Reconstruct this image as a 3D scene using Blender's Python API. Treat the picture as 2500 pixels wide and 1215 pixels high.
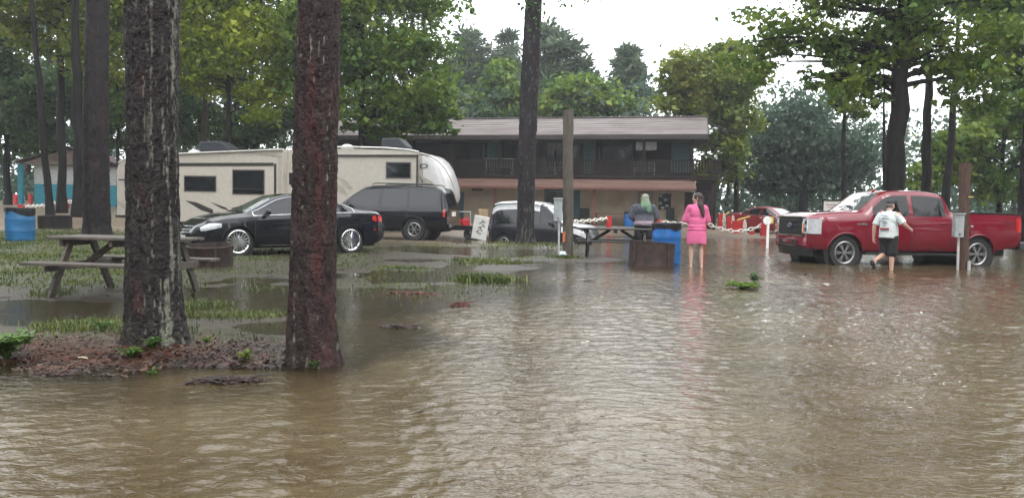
import bpy, bmesh, math, random
import numpy as np
from mathutils import Vector, Matrix, Euler

for o in list(bpy.data.objects): bpy.data.objects.remove(o)
random.seed(7); RNG = np.random.default_rng(11)
SC = bpy.context.scene; COL = SC.collection; PI = math.pi

# ------------------------------------------------------------------ camera
CAM_H, FPX, PITCH, ROLL = 1.30, 1878.0, 0.0558, 0.018
cf = Vector((0, math.cos(PITCH), -math.sin(PITCH)))
u0 = Vector((0, math.sin(PITCH), math.cos(PITCH))); r0 = Vector((1, 0, 0))
cr = r0*math.cos(ROLL) + u0*math.sin(ROLL)
cu = u0*math.cos(ROLL) - r0*math.sin(ROLL)
CP = Vector((0, 0, CAM_H))
cd = bpy.data.cameras.new('camera'); cam = bpy.data.objects.new('camera', cd); COL.objects.link(cam)
M = Matrix((cr, cu, -cf)).transposed().to_4x4(); M.translation = CP
cam.matrix_world = M
cd.sensor_width = 36.0; cd.lens = 36.0*FPX/2500.0; cd.clip_start = .05; cd.clip_end = 3000
SC.camera = cam
SC.render.resolution_x, SC.render.resolution_y = 1024, 497

# ------------------------------------------------------------------ sky, sun, exposure (overcast)
SUN_EL, SUN_AZ = math.radians(52), math.radians(150)
w = bpy.data.worlds.new('World'); SC.world = w; w.use_nodes = True
nt = w.node_tree; nt.nodes.clear()
sky = nt.nodes.new('ShaderNodeTexSky'); sky.sky_type = 'NISHITA'; sky.sun_disc = False
sky.sun_elevation = SUN_EL; sky.sun_rotation = SUN_AZ; sky.dust_density = 6; sky.air_density = 1.5
mx = nt.nodes.new('ShaderNodeMix'); mx.data_type = 'RGBA'; mx.inputs[0].default_value = .93
mx.inputs[7].default_value = (14.2, 14.5, 14.9, 1)          # the even cloud layer
bg = nt.nodes.new('ShaderNodeBackground'); bg.inputs[1].default_value = .14
ow = nt.nodes.new('ShaderNodeOutputWorld')
nt.links.new(sky.outputs[0], mx.inputs[6]); nt.links.new(mx.outputs[2], bg.inputs[0]); nt.links.new(bg.outputs[0], ow.inputs[0])
sl = bpy.data.lights.new('sun', 'SUN'); sl.energy = .7; sl.angle = math.radians(25); sl.color = (1, .96, .9)
so = bpy.data.objects.new('sun', sl); COL.objects.link(so)
sd = Vector((math.sin(SUN_AZ)*math.cos(SUN_EL), math.cos(SUN_AZ)*math.cos(SUN_EL), math.sin(SUN_EL)))
so.rotation_euler = (-sd).to_track_quat('-Z', 'Y').to_euler(); so.location = (0, 0, 30)
SC.view_settings.view_transform = 'Standard'; SC.view_settings.look = 'None'
SC.view_settings.exposure = 0.65; SC.view_settings.gamma = 1
SC.render.engine = 'CYCLES'

# ------------------------------------------------------------------ pixel helpers (2500 px photograph)
def ray(u, v): return cr*((u-1250)/FPX) + cu*((607.5-v)/FPX) + cf
def at(u, v, Y):                       # point on the ray at world depth Y
    d = ray(u, v); return CP + d*(Y/d.y)
def on_z(u, v, z=0.0):
    d = ray(u, v); return CP + d*((z-CAM_H)/d.z)
def on_wall(u, v, A, ex, ey, d):       # (s, z) on a vertical plane through A+ey*d, along ex
    r = ray(u, v); n = ey
    t = ((A+ey*d)-CP).dot(n)/r.dot(n); p = CP + r*t
    return (p-A).dot(ex), p.z
def kpx(Y): return FPX/Y

# ------------------------------------------------------------------ numpy noise
def _h(ix, iy, iz, s):
    n = (ix*374761393 + iy*668265263 + iz*2147483647 + s*1274126177) & 0xffffffff
    n = ((n ^ (n >> 13))*1274126177) & 0xffffffff
    return ((n ^ (n >> 16)) & 0xffff)/65535.0
def vn(x, y, z=0.0, s=0):
    x = np.asarray(x, float); y = np.asarray(y, float)+0*x; z = np.asarray(z, float)+0*x
    xi = np.floor(x).astype(np.int64); yi = np.floor(y).astype(np.int64); zi = np.floor(z).astype(np.int64)
    fx = x-xi; fy = y-yi; fz = z-zi
    fx = fx*fx*(3-2*fx); fy = fy*fy*(3-2*fy); fz = fz*fz*(3-2*fz)
    r = 0
    for a in (0, 1):
        for b in (0, 1):
            for c in (0, 1):
                r = r + _h(xi+a, yi+b, zi+c, s)*(fx if a else 1-fx)*(fy if b else 1-fy)*(fz if c else 1-fz)
    return r*2-1
def fbm(x, y, z=0.0, o=4, s=0):
    r = 0; a = .5
    for i in range(o):
        r = r + a*vn(np.asarray(x)*2**i, np.asarray(y)*2**i, np.asarray(z)*2**i, s+i*17); a *= .5
    return r
def sstep(a, b, x):
    t = np.clip((x-a)/(b-a), 0, 1); return t*t*(3-2*t)

# ------------------------------------------------------------------ materials
MATS = {}
def mat(name, col, rough=.6, metal=0, var=.15, vscale=6.0, bump=0, bscale=40.0, coat=0, spec=.5, col2=None, stretch=None, trans=0, attr=None, island=0):
    if name in MATS: return MATS[name]
    m = bpy.data.materials.new(name); m.use_nodes = True; n = m.node_tree.nodes; l = m.node_tree.links
    b = n['Principled BSDF']; b.inputs['Roughness'].default_value = rough; b.inputs['Metallic'].default_value = metal
    b.inputs['Coat Weight'].default_value = coat; b.inputs['Coat Roughness'].default_value = .04
    b.inputs['Specular IOR Level'].default_value = spec
    tc = n.new('ShaderNodeTexCoord'); mp = n.new('ShaderNodeMapping'); l.new(tc.outputs['Object'], mp.inputs[0])
    if stretch: mp.inputs['Scale'].default_value = stretch
    nz = n.new('ShaderNodeTexNoise'); nz.inputs['Scale'].default_value = vscale; nz.inputs['Detail'].default_value = 5
    l.new(mp.outputs[0], nz.inputs[0])
    mxn = n.new('ShaderNodeMix'); mxn.data_type = 'RGBA'
    c2 = col2 if col2 else tuple(max(0, c*(1-2*var)) for c in col)
    c1 = col if col2 else tuple(min(1, c*(1+var)) for c in col)
    mr = n.new('ShaderNodeMapRange'); mr.inputs[1].default_value = .3; mr.inputs[2].default_value = .7
    l.new(nz.outputs[0], mr.inputs[0]); l.new(mr.outputs[0], mxn.inputs[0])
    mxn.inputs[6].default_value = (*c2, 1); mxn.inputs[7].default_value = (*c1, 1)
    out = mxn.outputs[2]
    if attr:
        a = n.new('ShaderNodeAttribute'); a.attribute_name = attr
        mm = n.new('ShaderNodeMix'); mm.data_type = 'RGBA'; mm.blend_type = 'MULTIPLY'; mm.inputs[0].default_value = 1
        l.new(a.outputs[0], mm.inputs[6]); l.new(out, mm.inputs[7]); out = mm.outputs[2]
    l.new(out, b.inputs['Base Color'])
    if bump:
        n2 = n.new('ShaderNodeTexNoise'); n2.inputs['Scale'].default_value = bscale; n2.inputs['Detail'].default_value = 6
        l.new(mp.outputs[0], n2.inputs[0]); bp = n.new('ShaderNodeBump'); bp.inputs['Strength'].default_value = bump
        bp.inputs['Distance'].default_value = .02
        l.new(n2.outputs[0], bp.inputs['Height']); l.new(bp.outputs[0], b.inputs['Normal'])
    if trans: b.inputs['Transmission Weight'].default_value = trans
    MATS[name] = m; return m
def leafmat(name, c1, c2, c3, rough=.5, scale=.35, tr=.3):
    m = bpy.data.materials.new(name); m.use_nodes = True; n = m.node_tree.nodes; l = m.node_tree.links; n.clear()
    g = n.new('ShaderNodeNewGeometry'); tc = n.new('ShaderNodeTexCoord')
    nz = n.new('ShaderNodeTexNoise'); nz.inputs['Scale'].default_value = scale; nz.inputs['Detail'].default_value = 3
    l.new(tc.outputs['Object'], nz.inputs[0])
    ad = n.new('ShaderNodeMath'); ad.operation = 'MULTIPLY_ADD'; ad.inputs[1].default_value = .5
    l.new(g.outputs['Random Per Island'], ad.inputs[0]); 
    mr = n.new('ShaderNodeMapRange'); mr.inputs[1].default_value = .3; mr.inputs[2].default_value = .7; mr.inputs[3].default_value = -.05; mr.inputs[4].default_value = .55
    l.new(nz.outputs[0], mr.inputs[0]); l.new(mr.outputs[0], ad.inputs[2])
    c1, c2, c3 = (tuple(q*.97 for q in c) for c in (c1, c2, c3))
    cr_ = n.new('ShaderNodeValToRGB'); e = cr_.color_ramp.elements
    e[0].color = (*c1, 1); e[0].position = .1; e[1].color = (*c3, 1); e[1].position = .95
    k = e.new(.5); k.color = (*c2, 1)
    l.new(ad.outputs[0], cr_.inputs[0])
    d = n.new('ShaderNodeBsdfPrincipled'); d.inputs['Roughness'].default_value = rough; d.inputs['Specular IOR Level'].default_value = .35
    t = n.new('ShaderNodeBsdfTranslucent'); ms = n.new('ShaderNodeMixShader'); ms.inputs[0].default_value = tr
    l.new(cr_.outputs[0], d.inputs['Base Color']); l.new(cr_.outputs[0], t.inputs[0])
    l.new(d.outputs[0], ms.inputs[1]); l.new(t.outputs[0], ms.inputs[2])
    o = n.new('ShaderNodeOutputMaterial'); l.new(ms.outputs[0], o.inputs[0]); MATS[name] = m; return m

# ------------------------------------------------------------------ objects
def tag(o, label=None, cat=None, group=None, kind=None):
    if label: o['label'] = label
    if cat: o['category'] = cat
    if group: o['group'] = group
    if kind: o['kind'] = kind
    return o
def thing(name, label, cat, loc=(0, 0, 0), rotz=0, group=None):
    o = bpy.data.objects.new(name, None); COL.objects.link(o); o.empty_display_size = .2
    o.location = loc; o.rotation_euler = (0, 0, rotz); return tag(o, label, cat, group)
def link(name, me, m=None, parent=None, smooth=None):
    o = bpy.data.objects.new(name, me); COL.objects.link(o)
    if m is not None: me.materials.append(m)
    if parent is not None: o.parent = parent
    if smooth is not None:
        me.shade_smooth()
        if smooth < 180: me.set_sharp_from_angle(angle=math.radians(smooth))
    return o
class MB:
    def __init__(s): s.v = []; s.f = []
    def add(s, vs, fs):
        b = len(s.v); s.v += [tuple(p) for p in vs]; s.f += [tuple(i+b for i in q) for q in fs]; return s
    def box(s, c, d, rot=None):
        hx, hy, hz = d[0]/2, d[1]/2, d[2]/2
        R = Euler(rot).to_matrix() if rot else Matrix.Identity(3); c = Vector(c)
        vs = [c + R@Vector((x*hx, y*hy, z*hz)) for x in (-1, 1) for y in (-1, 1) for z in (-1, 1)]
        return s.add(vs, [(0, 1, 3, 2), (4, 6, 7, 5), (0, 4, 5, 1), (2, 3, 7, 6), (0, 2, 6, 4), (1, 5, 7, 3)])
    def bar(s, p0, p1, wd, th):            # rectangular bar between two points
        p0 = Vector(p0); p1 = Vector(p1); d = p1-p0; L = d.length; q = d.to_track_quat('X', 'Z').to_matrix(); c = (p0+p1)/2
        vs = [c + q@Vector((x*L/2, y*wd/2, z*th/2)) for x in (-1, 1) for y in (-1, 1) for z in (-1, 1)]
        return s.add(vs, [(0, 1, 3, 2), (4, 6, 7, 5), (0, 4, 5, 1), (2, 3, 7, 6), (0, 2, 6, 4), (1, 5, 7, 3)])
    def tube(s, path, radii, n=10, cap=True, closed=False):
        P = [Vector(p) for p in path]; m = len(P)
        if not hasattr(radii, '__len__'): radii = [radii]*m
        vs = []; up = Vector((0, 0, 1)); prev = None
        for i, p in enumerate(P):
            a = P[(i-1) % m] if (closed or i > 0) else P[0]; b = P[(i+1) % m] if (closed or i < m-1) else P[-1]
            d = (b-a).normalized()
            if prev is None:
                x = d.orthogonal().normalized()
            else:
                x = (prev - d*prev.dot(d))
                x = x.normalized() if x.length > 1e-6 else d.orthogonal().normalized()
            prev = x; y = d.cross(x)
            for k in range(n):
                t = 2*PI*k/n; vs.append(p + (x*math.cos(t)+y*math.sin(t))*radii[i])
        fs = []
        for i in range(m if closed else m-1):
            j = (i+1) % m
            for k in range(n): fs.append((i*n+k, i*n+(k+1) % n, j*n+(k+1) % n, j*n+k))
        if cap and not closed: fs.append(tuple(range(n-1, -1, -1))); fs.append(tuple((m-1)*n+k for k in range(n)))
        return s.add(vs, fs)
    def lathe(s, prof, n=32, axis='z', c=(0, 0, 0), closed=False, arc=None):     # prof: [(r, h)]
        vs = []; c = Vector(c); m = len(prof)
        for r, h in prof:
            for k in range(n):
                t = 2*PI*k/n; a, b = r*math.cos(t), r*math.sin(t)
                vs.append(c + (Vector((a, b, h)) if axis == 'z' else Vector((a, h, b)) if axis == 'y' else Vector((h, a, b))))
        fs = []
        for i in range(m if closed else m-1):
            j = (i+1) % m
            for k in range(n): fs.append((i*n+k, i*n+(k+1) % n, j*n+(k+1) % n, j*n+k))
        return s.add(vs, fs)
    def prism(s, poly, y0, y1):           # polygon in (x,z), extruded in y
        n = len(poly); vs = [(x, y0, z) for x, z in poly] + [(x, y1, z) for x, z in poly]
        fs = [tuple(range(n)), tuple(range(2*n-1, n-1, -1))] + [(i, i+n, (i+1) % n+n, (i+1) % n) for i in range(n)]
        return s.add(vs, fs)
    def grid(s, rows):
        m = len(rows); n = len(rows[0]); vs = [p for r in rows for p in r]
        return s.add(vs, [(i*n+j, i*n+j+1, (i+1)*n+j+1, (i+1)*n+j) for i in range(m-1) for j in range(n-1)])
    def ball(s, c, r, rot=None, nu=14, nv=9):
        c = Vector(c); r = (r, r, r) if not hasattr(r, '__len__') else r; R = Euler(rot).to_matrix() if rot else Matrix.Identity(3)
        vs = [c+R@Vector((0, 0, r[2]))]
        for i in range(1, nv):
            a = PI*i/nv
            for k in range(nu):
                t = 2*PI*k/nu; vs.append(c+R@Vector((r[0]*math.sin(a)*math.cos(t), r[1]*math.sin(a)*math.sin(t), r[2]*math.cos(a))))
        vs.append(c+R@Vector((0, 0, -r[2]))); L = len(vs)-1
        fs = [(0, 1+k, 1+(k+1) % nu) for k in range(nu)]
        for i in range(nv-2):
            for k in range(nu): fs.append((1+i*nu+k, 1+(i+1)*nu+k, 1+(i+1)*nu+(k+1) % nu, 1+i*nu+(k+1) % nu))
        fs += [(L, 1+(nv-2)*nu+(k+1) % nu, 1+(nv-2)*nu+k) for k in range(nu)]
        return s.add(vs, fs)
    def cap(s, p0, p1, r0, r1, n=12):     # tapered capsule
        p0 = Vector(p0); p1 = Vector(p1); s.tube([p0, p1], [r0, r1], n); s.ball(p0, r0, nu=n, nv=8); s.ball(p1, r1, nu=n, nv=8); return s
    def build(s, name, m, parent=None, smooth=None, bevel=0, fix=True):
        me = bpy.data.meshes.new(name); me.from_pydata(s.v, [], s.f)
        if fix:
            bm = bmesh.new(); bm.from_mesh(me); bmesh.ops.recalc_face_normals(bm, faces=bm.faces); bm.to_mesh(me); bm.free()
        me.update()
        o = link(name, me, m, parent, smooth)
        if bevel:
            b = o.modifiers.new('bevel', 'BEVEL'); b.width = bevel; b.segments = 2; b.limit_method = 'ANGLE'; b.angle_limit = math.radians(40)
        return o
def npmesh(name, V, F, m, parent=None, smooth=None, cols=None):
    V = np.asarray(V, np.float32); F = np.asarray(F, np.int32); k = F.shape[1]
    me = bpy.data.meshes.new(name); me.vertices.add(len(V)); me.vertices.foreach_set('co', V.ravel())
    me.loops.add(F.size); me.loops.foreach_set('vertex_index', F.ravel())
    me.polygons.add(len(F)); me.polygons.foreach_set('loop_start', np.arange(0, F.size, k, dtype=np.int32))
    me.polygons.foreach_set('loop_total', np.full(len(F), k, np.int32))
    me.update(calc_edges=True)
    if cols is not None:
        a = me.color_attributes.new('col', 'FLOAT_COLOR', 'POINT'); c4 = np.ones((len(V), 4), np.float32); c4[:, :3] = cols
        a.data.foreach_set('color', c4.ravel())
    return link(name, me, m, parent, smooth)
def copy_tree(o, parent=None):
    c = o.copy(); COL.objects.link(c); c.parent = parent
    for ch in o.children: copy_tree(ch, c)
    return c
def text(name, s, size, m, parent, loc, rot, extrude=.004, shear=0):
    cu_ = bpy.data.curves.new(name, 'FONT'); cu_.body = s; cu_.size = size; cu_.extrude = extrude; cu_.align_x = 'CENTER'; cu_.align_y = 'CENTER'; cu_.shear = shear
    t = bpy.data.objects.new('t', cu_); me = bpy.data.meshes.new_from_object(t); bpy.data.objects.remove(t)
    o = link(name, me, m, parent); o.location = loc; o.rotation_euler = rot; return o

# ------------------------------------------------------------------ ground height
CTRL = np.array([(0,1,-.3),(-4,1,-.25),(5,1,-.3),(0,3,-.25),(-3,3.5,-.2),(-1,4.6,-.12),(5,4,-.3),(10,8,-.3),(0,8,-.15),(5,12,-.16),(3,10,-.15),(-.6,6.2,-.07),
 (-3.1,6.6,.07),(-1.65,6.25,.012),(-4.6,6.5,.05),(-2.4,6.5,.035),(-3.2,5.75,.0),(-4.6,5.7,.004),(-6,6.2,.04),(-3.4,5.1,-.06),(-2.0,5.4,-.05),(-4.6,4.8,-.07),(-6.2,4.8,-.05),
 (-1.2,7.6,-.012),(-3,8.2,.006),(-5.5,8.6,-.008),(-4.0,9.7,-.004),(-7,8,.0),
 (10,19,-.12),(8,15,-.14),(13,22,-.1),(14,14,-.2),(4.1,17.3,-.05),(3.2,17.4,-.01),(1.6,20.3,-.03),(1.5,20.0,.03),(0,14,-.05),(1.5,14,-.06),(3,14,-.09),
 (.4,25,.07),(-1,22,-.03),(2.5,23,-.05),(-2,16,.004),(-3.5,12.5,.002),(-1.5,11,-.012),(-2.2,9.4,-.006),(-.4,12.5,-.012),(-6.3,18,.01),(-4.1,19.8,.01),(-6.6,14.5,.02),(-4,15,.0),(-1,18,.004),(-.5,16,-.002),
 (-3.4,27,.05),(-8,28,.12),(-1,28,-.1),(1,29,-.2),(3,29,-.2),(5,32,-.1),(4,26,-.12),(-10,32,.12),(-4,33,.1),(0,40,.12),(8,38,.02),(0,44,.2),(10,42,.2),(-10,48,.25),
 (14,34,-.02),(20,30,-.1),(20,45,.12),(13,41,.1),(-9,12,.035),(-7,12,.02),(-9.5,15,.11),(-8,16.5,.07),(-12,19,.2),(-8.5,22,.1),(-15,25,.28),(-20,35,.5),(-26,45,.86),(-14,40,.3),(-18,18,.25),(-14,10,.1),
 (-30,70,1.3),(0,70,.5),(30,70,.5),(60,40,.3),(-60,40,1),(40,5,-.2),(-30,5,.1),(0,-10,-.3),(20,-10,-.3),(-20,-10,-.2)], float)
def ground(x, y):
    x = np.asarray(x, float); y = np.asarray(y, float); num = 0; den = 0
    for cx, cy, cz in CTRL:
        d2 = (x-cx)**2 + (y-cy)**2 + .03 + .0003*(cy*cy); wgt = d2**-2.0; num = num+wgt*cz; den = den+wgt
    z = num/den
    far = sstep(70, 200, np.hypot(x, y)); z = z*(1-far)+.8*far
    n = .022*fbm(x*.9, y*.9, 0, 4, 3)*sstep(3, 7, y)*(1-sstep(35, 50, y)) + .02*fbm(x*.25, y*.25, 0, 2, 9)*(1-sstep(35, 50, y))
    n = n + .05*fbm(x*2.1, y*2.1, 0, 4, 44)*np.exp(-(((x+3.6)/3.2)**2+((y-6.2)/1.5)**2))
    return z+n
def gz(x, y): return float(ground(np.array([x]), np.array([y]))[0])
# ------------------------------------------------------------------ ground sheet
def axis(dense0, dense1, step, far, grow=1.25):
    a = list(np.arange(dense0, dense1, step)); s = step; x = dense0; lo = []
    while x > -far: s *= grow; x -= s; lo.append(x)
    s = step; x = a[-1]; hi = []
    while x < far: s *= grow; x += s; hi.append(x)
    return np.array(lo[::-1]+a+hi)
def sheet(xs, ys):
    X, Y = np.meshgrid(xs, ys); n = len(xs); m = len(ys)
    i = np.arange(m-1)[:, None]*n + np.arange(n-1)[None, :]
    return X.ravel(), Y.ravel(), np.stack([i, i+1, i+n+1, i+n], -1).reshape(-1, 4)
xs = axis(-15, 12, .11, 900); ys = axis(2.5, 30, .11, 900)
X, Y, F = sheet(xs, ys); Z = ground(X, Y)
def masks(X, Y):
    n1 = fbm(X*.5, Y*.5, 0, 4, 21); n2 = fbm(X*1.7, Y*1.7, 0, 3, 33)
    sand = np.clip(sstep(23, 27, Y+n1*3)*(1-sstep(46, 52, Y)) + .9*sstep(21, 25, Y+n1*4)*sstep(-8, -11, X), 0, 1)
    sand = np.clip(sand*(.55+.8*(n1+.3)), 0, 1)
    lit = np.exp(-(((X+3.8)/2.6)**2+((Y-5.85)/.75)**2))*1.5 + np.exp(-(((X+2.3)/1.1)**2+((Y-6.2)/.55)**2))
    lit = np.clip(lit*(.85+1.1*n2), 0, 1)
    gr = sstep(-4.5, -7, X+n1*3)*sstep(9.5, 12, Y)*(1-sstep(23, 26, Y))
    gr = np.maximum(gr, .45*sstep(.05, .35, n1+.10)*sstep(6.5, 8, Y)*(1-sstep(24, 28, Y))*sstep(2, -1, X))
    gr = np.maximum(gr, .8*sstep(-1.0, -1.8, X)*sstep(6.1, 6.8, Y+.5*n2)*(1-sstep(7.8, 8.8, Y))*sstep(-.3, .2, n2+n1))
    gr = np.maximum(gr, sstep(50, 58, Y))
    return sand, lit, np.clip(gr*(1-.85*lit)*(1-sand*.7), 0, 1)
sand, lit, gr = masks(X, Y)
C = np.outer(np.ones(len(X)), (.10, .076, .053))
for mk, c in ((gr, (.070, .076, .027)), (sand, (.28, .22, .155)), (lit, (.042, .031, .026))):
    C = C*(1-mk[:, None]) + mk[:, None]*np.array(c)
red = sstep(.05, .3, fbm(X*2.3, Y*2.3, 0, 3, 51))*lit*sstep(-1.8, -3, X)
C = C*(1-red[:, None]*.5)+red[:, None]*.5*np.array((.10, .034, .016))
wet = sstep(.09, .0, Z); C = C*(1-.45*wet[:, None])
gm = mat('ground_soil', (1, 1, 1), .42, spec=.35, var=.3, vscale=9, bump=.7, bscale=26, attr='col')
g = npmesh('ground', np.stack([X, Y, Z], 1), F, gm, smooth=180, cols=C); tag(g, kind='structure')

# ------------------------------------------------------------------ flood water: real waves from a filtered random field
def wavefield(n, cell, l0, l1, aniso, ang, seed):
    r = np.random.default_rng(seed); f = np.fft.fft2(r.standard_normal((n, n)))
    k = np.fft.fftfreq(n, cell); KX, KY = np.meshgrid(k, k); c, s = math.cos(ang), math.sin(ang)
    a = (KX*c+KY*s)*aniso; b = -KX*s+KY*c; K = np.hypot(a, b)
    lam0, lam1 = 1/l1, 1/l0
    H = np.exp(-((np.log(K+1e-9)-np.log(math.sqrt(lam0*lam1)))/(.5*math.log(l1/l0)))**2); H[0, 0] = 0
    z = np.real(np.fft.ifft2(f*H)); return z/z.std()
def samp(Fd, cell, x, y):
    n = Fd.shape[0]; fx = (x/cell) % n; fy = (y/cell) % n; xi = fx.astype(int); yi = fy.astype(int); ax = fx-xi; ay = fy-yi
    x1 = (xi+1) % n; y1 = (yi+1) % n
    return Fd[yi, xi]*(1-ax)*(1-ay)+Fd[yi, x1]*ax*(1-ay)+Fd[y1, xi]*(1-ax)*ay+Fd[y1, x1]*ax*ay
W1 = wavefield(512, .05, .28, .9, 1.8, .25, 1); W2 = wavefield(768, .03, .13, .30, 1.5, .3, 2); W3 = wavefield(768, .03, .075, .15, 1.2, -.2, 5)
xs = axis(-7, 8, .032, 60, 1.03); ys = np.concatenate([np.array((-12, -9, -6, -4, -2.5, -1.5, -.8, -.3, .1, .4, .7, .9, 1.1)), np.arange(1.2, 9, .03)])
st_ = .03
while ys[-1] < 48: st_ *= 1.018; ys = np.append(ys, ys[-1]+st_)
X, Y, F = sheet(xs, ys)
dep = -ground(X, Y)
calm = sstep(-.01, .10, dep)*.8+.2
patch = .6+.6*np.clip(.5+1.4*fbm(X*.35, Y*.35, 0, 3, 77), 0, 1.4)
far = 1+1.6*sstep(6, 16, Y)
Z = (.0011*samp(W1, .05, X, Y)*far + .0017*samp(W2, .03, X, Y)*patch*far + .0017*samp(W3, .03, X+3, Y)*patch*(1-sstep(11, 16, Y)))*calm
m = bpy.data.materials.new('flood_water'); m.use_nodes = True; n = m.node_tree.nodes; l = m.node_tree.links; n.clear()
tc = n.new('ShaderNodeTexCoord'); mp = n.new('ShaderNodeMapping'); mp.inputs['Scale'].default_value = (.75, 1.35, 1); l.new(tc.outputs['Object'], mp.inputs[0])
nz = n.new('ShaderNodeTexNoise'); nz.inputs['Scale'].default_value = 11; nz.inputs['Detail'].default_value = 3; nz.inputs['Distortion'].default_value = .9
l.new(mp.outputs[0], nz.inputs[0])
nf = n.new('ShaderNodeTexNoise'); nf.inputs['Scale'].default_value = 26; nf.inputs['Detail'].default_value = 2; nf.inputs['Distortion'].default_value = 1.2; l.new(mp.outputs[0], nf.inputs[0])
hs = n.new('ShaderNodeMath'); hs.operation = 'MULTIPLY_ADD'; hs.inputs[1].default_value = .38; l.new(nf.outputs[0], hs.inputs[0]); l.new(nz.outputs[0], hs.inputs[2])
bp = n.new('ShaderNodeBump'); bp.inputs['Strength'].default_value = .5; bp.inputs['Distance'].default_value = .016; l.new(hs.outputs[0], bp.inputs['Height'])
n2 = n.new('ShaderNodeTexNoise'); n2.inputs['Scale'].default_value = .45; n2.inputs['Detail'].default_value = 5; n2.inputs['Roughness'].default_value = .6; l.new(mp.outputs[0], n2.inputs[0])
rp = n.new('ShaderNodeValToRGB'); rp.color_ramp.elements[0].position = .32; rp.color_ramp.elements[1].position = .7
rp.color_ramp.elements[0].color = (.062, .044, .021, 1); rp.color_ramp.elements[1].color = (.125, .096, .055, 1); l.new(n2.outputs[0], rp.inputs[0])
df = n.new('ShaderNodeBsdfDiffuse'); l.new(rp.outputs[0], df.inputs[0]); 
tr = n.new('ShaderNodeBsdfTransparent'); tr.inputs[0].default_value = (.62, .52, .38, 1)
at_ = n.new('ShaderNodeAttribute'); at_.attribute_name = 'murk'
m1 = n.new('ShaderNodeMixShader'); l.new(at_.outputs['Fac'], m1.inputs[0]); l.new(tr.outputs[0], m1.inputs[1]); l.new(df.outputs[0], m1.inputs[2])
fr = n.new('ShaderNodeFresnel'); fr.inputs[0].default_value = 1.37; l.new(bp.outputs[0], fr.inputs['Normal'])
gl = n.new('ShaderNodeBsdfGlossy'); gl.inputs['Roughness'].default_value = .06; gl.inputs['Color'].default_value = (1, 1, 1, 1); l.new(bp.outputs[0], gl.inputs['Normal'])
m2 = n.new('ShaderNodeMixShader'); l.new(fr.outputs[0], m2.inputs[0]); l.new(m1.outputs[0], m2.inputs[1]); l.new(gl.outputs[0], m2.inputs[2])
o = n.new('ShaderNodeOutputMaterial'); l.new(m2.outputs[0], o.inputs[0])
wt = npmesh('flood_water', np.stack([X, Y, Z], 1), F, m, smooth=180); tag(wt, kind='structure')
a = wt.data.attributes.new('murk', 'FLOAT', 'POINT'); a.data.foreach_set('value', (.12+.85*sstep(.0, .09, dep)).astype(np.float32))

# ------------------------------------------------------------------ shared materials
def paint(name, c, rough=.25, coat=.55, var=.06): return mat(name, c, rough, 0, var, 3, coat=coat, spec=.25)
M_black = mat('matte_black', (.012, .012, .013), .55, var=.2)
M_rubber = mat('tyre_rubber', (.018, .018, .018), .8, var=.25, vscale=20, bump=.3, bscale=60)
M_chrome = mat('chrome', (.75, .76, .78), .14, 1, .05)
M_alloy = mat('alloy_grey', (.42, .43, .45), .3, .9, .1)
M_alloy_d = mat('alloy_dark', (.10, .10, .11), .35, .7, .1)
M_glass = mat('tinted_glass', (.010, .012, .014), .03, 0, .1, spec=.45, coat=.2, bump=.12, bscale=2.2)
M_glass2 = mat('windshield_glass', (.10, .12, .12), .03, 0, .15, coat=.8, spec=.8)  # base colour lifted to stand in for reflected sky
M_lens = mat('lamp_lens', (.62, .64, .66), .08, .3, .15, 25, coat=1)
M_amber = mat('amber_lens', (.75, .22, .02), .15, 0, .1, coat=1)
M_redlens = mat('red_lens', (.45, .02, .02), .12, 0, .1, coat=1)
M_white = mat('white_paint', (.78, .78, .76), .45, var=.08)
M_steel = mat('galvanised_grey', (.36, .39, .40), .45, .3, .12, 8)
M_rust = mat('rusted_steel', (.075, .045, .035), .7, .2, .3, 7, bump=.4, bscale=50, col2=(.025, .020, .020))
M_blue = mat('blue_plastic', (.012, .135, .42), .38, var=.15, vscale=4)
M_blueL = mat('faded_blue_plastic', (.018, .125, .28), .45, var=.15, vscale=4)
M_liner = mat('black_liner', (.012, .012, .014), .3, var=.2, bump=.6, bscale=25)
M_redpost = mat('red_paint', (.52, .02, .022), .5, var=.2, vscale=10)
M_wgrey = mat('weathered_wood', (.10, .085, .07), .7, var=.3, vscale=5, bump=.5, bscale=18, stretch=(1, 8, 8))
M_wdark = mat('dark_wet_wood', (.03, .027, .024), .5, var=.3, vscale=5, bump=.4, bscale=18, stretch=(1, 8, 8))
M_postw = mat('treated_post_wood', (.10, .085, .068), .8, var=.3, vscale=5, bump=.6, bscale=22, stretch=(9, 9, .7))
M_postb = mat('brown_post_wood', (.085, .045, .032), .8, var=.3, vscale=5, bump=.6, bscale=22, stretch=(9, 9, .7))
# ------------------------------------------------------------------ bark, trunks, crowns
def voro(a, b, per, s):
    """F1, F2-F1, cell id on a jittered lattice, periodic in a with integer period per"""
    ai = np.floor(a).astype(np.int64); bi = np.floor(b).astype(np.int64)
    f1 = np.full(a.shape, 9.); f2 = np.full(a.shape, 9.); cid = np.zeros(a.shape)
    for i in (-1, 0, 1):
        for j in (-1, 0, 1):
            ca = ai+i; cb = bi+j; w_ = ca % per
            px = ca+.5+.75*(_h(w_, cb, 0*cb, s)-.5); py = cb+.5+.75*(_h(w_, cb, 0*cb+1, s)-.5)
            d = np.hypot(a-px, b-py); idv = _h(w_, cb, 0*cb+2, s)
            nw = d < f1; f2 = np.where(nw, f1, np.minimum(f2, d)); cid = np.where(nw, idv, cid); f1 = np.where(nw, d, f1)
    return f1, f2-f1, cid
M_bark = mat('wet_bark', (1, 1, 1), .55, var=.25, vscale=14, bump=.9, bscale=45, attr='col', spec=.2)
M_barkfar = mat('bark_far', (.018, .016, .016), .75, var=.35, vscale=3, bump=.6, bscale=12, stretch=(3, 3, .6), spec=.1)
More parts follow.
